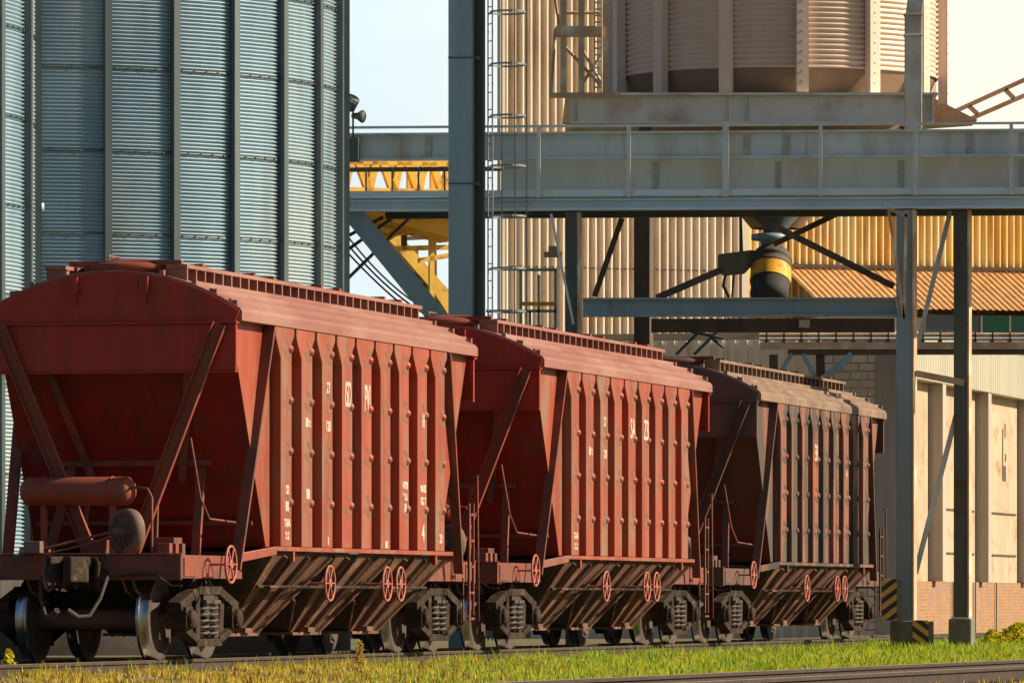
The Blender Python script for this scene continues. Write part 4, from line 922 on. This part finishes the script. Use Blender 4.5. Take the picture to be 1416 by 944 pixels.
# ------------------------------------------------------------ grass, weeds, shrub
import numpy as np
rng = np.random.default_rng(5)
def blades(name, m, n, fn_pos, h0, h1, w, z0=-.2, spread=.35, hfn=None):
    P = np.array(fn_pos(n)); n = len(P)
    hgt = rng.uniform(h0, h1, n)*(hfn(P) if hfn else 1); ang = rng.uniform(0, 2*np.pi, n); ln = rng.uniform(-1, 1, (n, 2))*spread*hgt[:, None]
    dx, dy = np.cos(ang)*w, np.sin(ang)*w
    v = np.zeros((n, 5, 3)); z = np.full(n, z0)
    v[:, 0] = np.stack([P[:, 0]-dx, P[:, 1]-dy, z], 1); v[:, 1] = np.stack([P[:, 0]+dx, P[:, 1]+dy, z], 1)
    v[:, 2] = np.stack([P[:, 0]-dx*.7+ln[:, 0]*.4, P[:, 1]-dy*.7+ln[:, 1]*.4, z+hgt*.6], 1); v[:, 3] = np.stack([P[:, 0]+dx*.7+ln[:, 0]*.4, P[:, 1]+dy*.7+ln[:, 1]*.4, z+hgt*.6], 1)
    v[:, 4] = np.stack([P[:, 0]+ln[:, 0], P[:, 1]+ln[:, 1], z+hgt], 1)
    me = bpy.data.meshes.new(name); nv = n*5; me.vertices.add(nv); me.vertices.foreach_set('co', v.reshape(-1))
    base = np.arange(n)[:, None]*5; lo_ = np.concatenate([base + np.array([0, 1, 3, 2]), base + np.array([2, 3, 4])], 1).reshape(-1)
    me.loops.add(len(lo_)); me.loops.foreach_set('vertex_index', lo_.astype(np.int32)); me.polygons.add(2*n)
    st = np.stack([np.arange(n)*7, np.arange(n)*7+4], 1).reshape(-1); tt = np.tile([4, 3], n)
    me.polygons.foreach_set('loop_start', st.astype(np.int32)); me.polygons.foreach_set('loop_total', tt.astype(np.int32))
    me.update(calc_edges=True); me.validate(); me.materials.append(m)
    o = bpy.data.objects.new(name, me); COL.objects.link(o); return o
def noise2(x, y): return .5 + .25*np.sin(x*1.7+y*.6+1) + .25*np.sin(y*.9-x*.8+2.3) 
def strip(n):                                            # between the train's track and the siding
    Y = rng.uniform(56, 118, n*2); t = rng.uniform(0, 1, n*2)
    X0 = ORG.x + (Y-ORG.y)*D.x/D.y + .92; X1 = np.maximum(O2.x + (Y-O2.y)*D2.x/D2.y - 1.0, X0+.5)
    X = X0 + (X1-X0)*t
    X = np.where(rng.random(n*2) < .38, X0 + rng.uniform(-.08, .7, n*2), X)
    k = (np.abs(X) < Y*.088) & (rng.random(n*2) < (.06 + .94*np.clip(2.0*noise2(X*1.9, Y*1.2)-.45, 0, 1))); return np.stack([X, Y], 1)[k][:n]
def split(n, green):
    P = strip(n); gfrac = np.clip((P[:, 0]/P[:, 1]*F + 708 - 420)/420, .0, 1); r_ = rng.random(len(P))
    return P[(r_ < gfrac) if green else (r_ > gfrac*.85)]
def hv(P): return .45 + .9*noise2(P[:, 0]*2.3, P[:, 1]*1.3)**2 + .9*(rng.random(len(P)) < .04)
Mg = leaf_mat('fresh green grass', [(.05, .13, .01), (.22, .37, .015), (.46, .52, .025), (.64, .56, .03)], 1.8)
My = leaf_mat('dry yellow grass', [(.08, .05, .02), (.30, .18, .05), (.78, .58, .04), (.16, .22, .02)], 2.6)
tag(blades('green_grass', Mg, 95000, lambda n: split(n, True), .03, .10, .010, z0=-.165, hfn=hv), 'green grass strip between the wagons and the siding', 'grass', kind='stuff')
tag(blades('dry_grass', My, 80000, lambda n: split(n, False), .025, .10, .010, z0=-.165, hfn=hv), 'dry yellowish grass and weeds in front of the nearest wagon', 'grass', kind='stuff')
def right(n):
    Y = rng.uniform(100, 132, n); X = rng.uniform(6.5, 12.5, n); return np.stack([X, Y], 1)[X > Y*.052]
tag(blades('yard_weeds', Mg, 12000, right, .05, .22, .012), 'rough green weeds round the column bases at right', 'weeds', kind='stuff')
def tuft_clump(loc, n, h, r_, m, name, label, cat, stems=5):
    root = empty(name, loc, 0, label, cat)
    o = MB()
    for i in range(stems):
        a_ = rng.uniform(0, 6.28); rr = r_*.5*rng.random(); o.tube([(0, 0, -.1), (rr*.5*math.cos(a_), rr*.5*math.sin(a_), h*.5), (rr*math.cos(a_), rr*math.sin(a_), h*.85)], [.012, .009, .004], 5)
    o.build('stem', 'bark', root)
    mb = MB(); vs = []; fs = []
    for i in range(n):
        z = h*(rng.random()**.7); q = rng.uniform(0, 6.28); rad = r_*math.sqrt(rng.random())*(1 - (z/h)**2.2*.75)*(.75+.35*math.sin(q*3+1)); c = Vector((rad*math.cos(q), rad*math.sin(q), z)); s_ = rng.uniform(.02, .045)
        u = Vector(rng.normal(size=3)).normalized(); w_ = u.cross(Vector(rng.normal(size=3))).normalized(); k = len(vs)
        vs += [c-u*s_, c+w_*s_*.5, c+u*s_, c-w_*s_*.5]; fs.append((k, k+1, k+2, k+3))
    mb.add(vs, fs); mb.build('foliage', m, root, recalc=False); return root
def gravel(name, label, fn, n, l0, l1, s0, s1, z, m):
    t = rng.uniform(s0, s1, n); l = rng.uniform(l0, l1, n); vs = []; fs = []
    for i in range(n):
        c = fn(t[i], l[i], z); q = rng.uniform(.012, .04); k = len(vs)
        for _ in range(4):
            a_ = _*math.pi/2 + rng.uniform(-.5, .5); vs.append(c + Vector((math.cos(a_)*q*rng.uniform(.7, 1.4), math.sin(a_)*q*rng.uniform(.7, 1.4), -.01)))
        vs.append(c + Vector((rng.uniform(-.01, .01), rng.uniform(-.01, .01), q*rng.uniform(.5, 1.1)))); fs += [(k, k+1, k+4), (k+1, k+2, k+4), (k+2, k+3, k+4), (k+3, k, k+4)]
    mb = MB(); mb.add(vs, fs); tag(mb.build(name, m, recalc=False), label, 'gravel', kind='stuff')
M['stone'] = mat('loose stones', (.30, .23, .16), (.13, .10, .08), .9, rough=.95, detail=9, c3=(.45, .36, .25), s3=6, p3=(.55, .65))
gravel('track_gravel', 'loose brown ballast stones along the train track', trk, 7000, .80, 2.0, -16, 50, -.16, 'stone')
gravel('siding_gravel', 'loose stones between the rails of the empty siding', trk2, 7000, -1.7, 1.6, -12, 40, -.16, 'stone')
def siding(n):
    t = rng.uniform(-14, 40, n); l = rng.uniform(-1.6, 1.9, n); l = np.where(rng.random(n) < .5, -1.2 + rng.normal(0, .22, n), l)
    X = O2.x + D2.x*t + R2.x*l; Y = O2.y + D2.y*t + R2.y*l; k = rng.random(n) < np.clip(2.2*noise2(X*2.1, Y*1.4)-.8, 0.02, 1); return np.stack([X, Y], 1)[k]
tag(blades('siding_grass', My, 26000, siding, .02, .09, .010, z0=-.165), 'sparse dry grass growing over the empty siding', 'grass', kind='stuff')
tag(blades('tall_weeds', Mg, 900, lambda n: strip(n), .10, .24, .007, z0=-.165), 'scattered taller weed stalks in the grass strip', 'weeds', kind='stuff')
Mb = leaf_mat('yellow flowering leaves', [(.30, .30, .01), (.55, .50, .01), (.75, .62, .02), (.4, .42, .02)])
p = at(1418, 890, 112); tuft_clump((p.x, 112, -.2), 2600, .50, .80, Mb, 'yellow_shrub', 'bright yellow flowering shrub at the right edge beside the column base', 'shrub', 9)
p = at(1372, 890, 113); tuft_clump((p.x, 113, -.2), 800, .36, .3, Mb, 'small_shrub', 'low yellow green shrub between the right column base and the taller yellow shrub', 'shrub', 5)
p = at(12, 925, 68); tuft_clump((p.x, 68, -.2), 260, .34, .11, Mb, 'flowering_weed', 'tall yellow flowering weed at the bottom left corner', 'weed', 3)
p = at(498, 905, 71); tuft_clump((p.x, 71, -.2), 110, .42, .10, My, 'dry_weed', 'tall dry weed stalk in front of the middle wagon bogie', 'weed', 3)
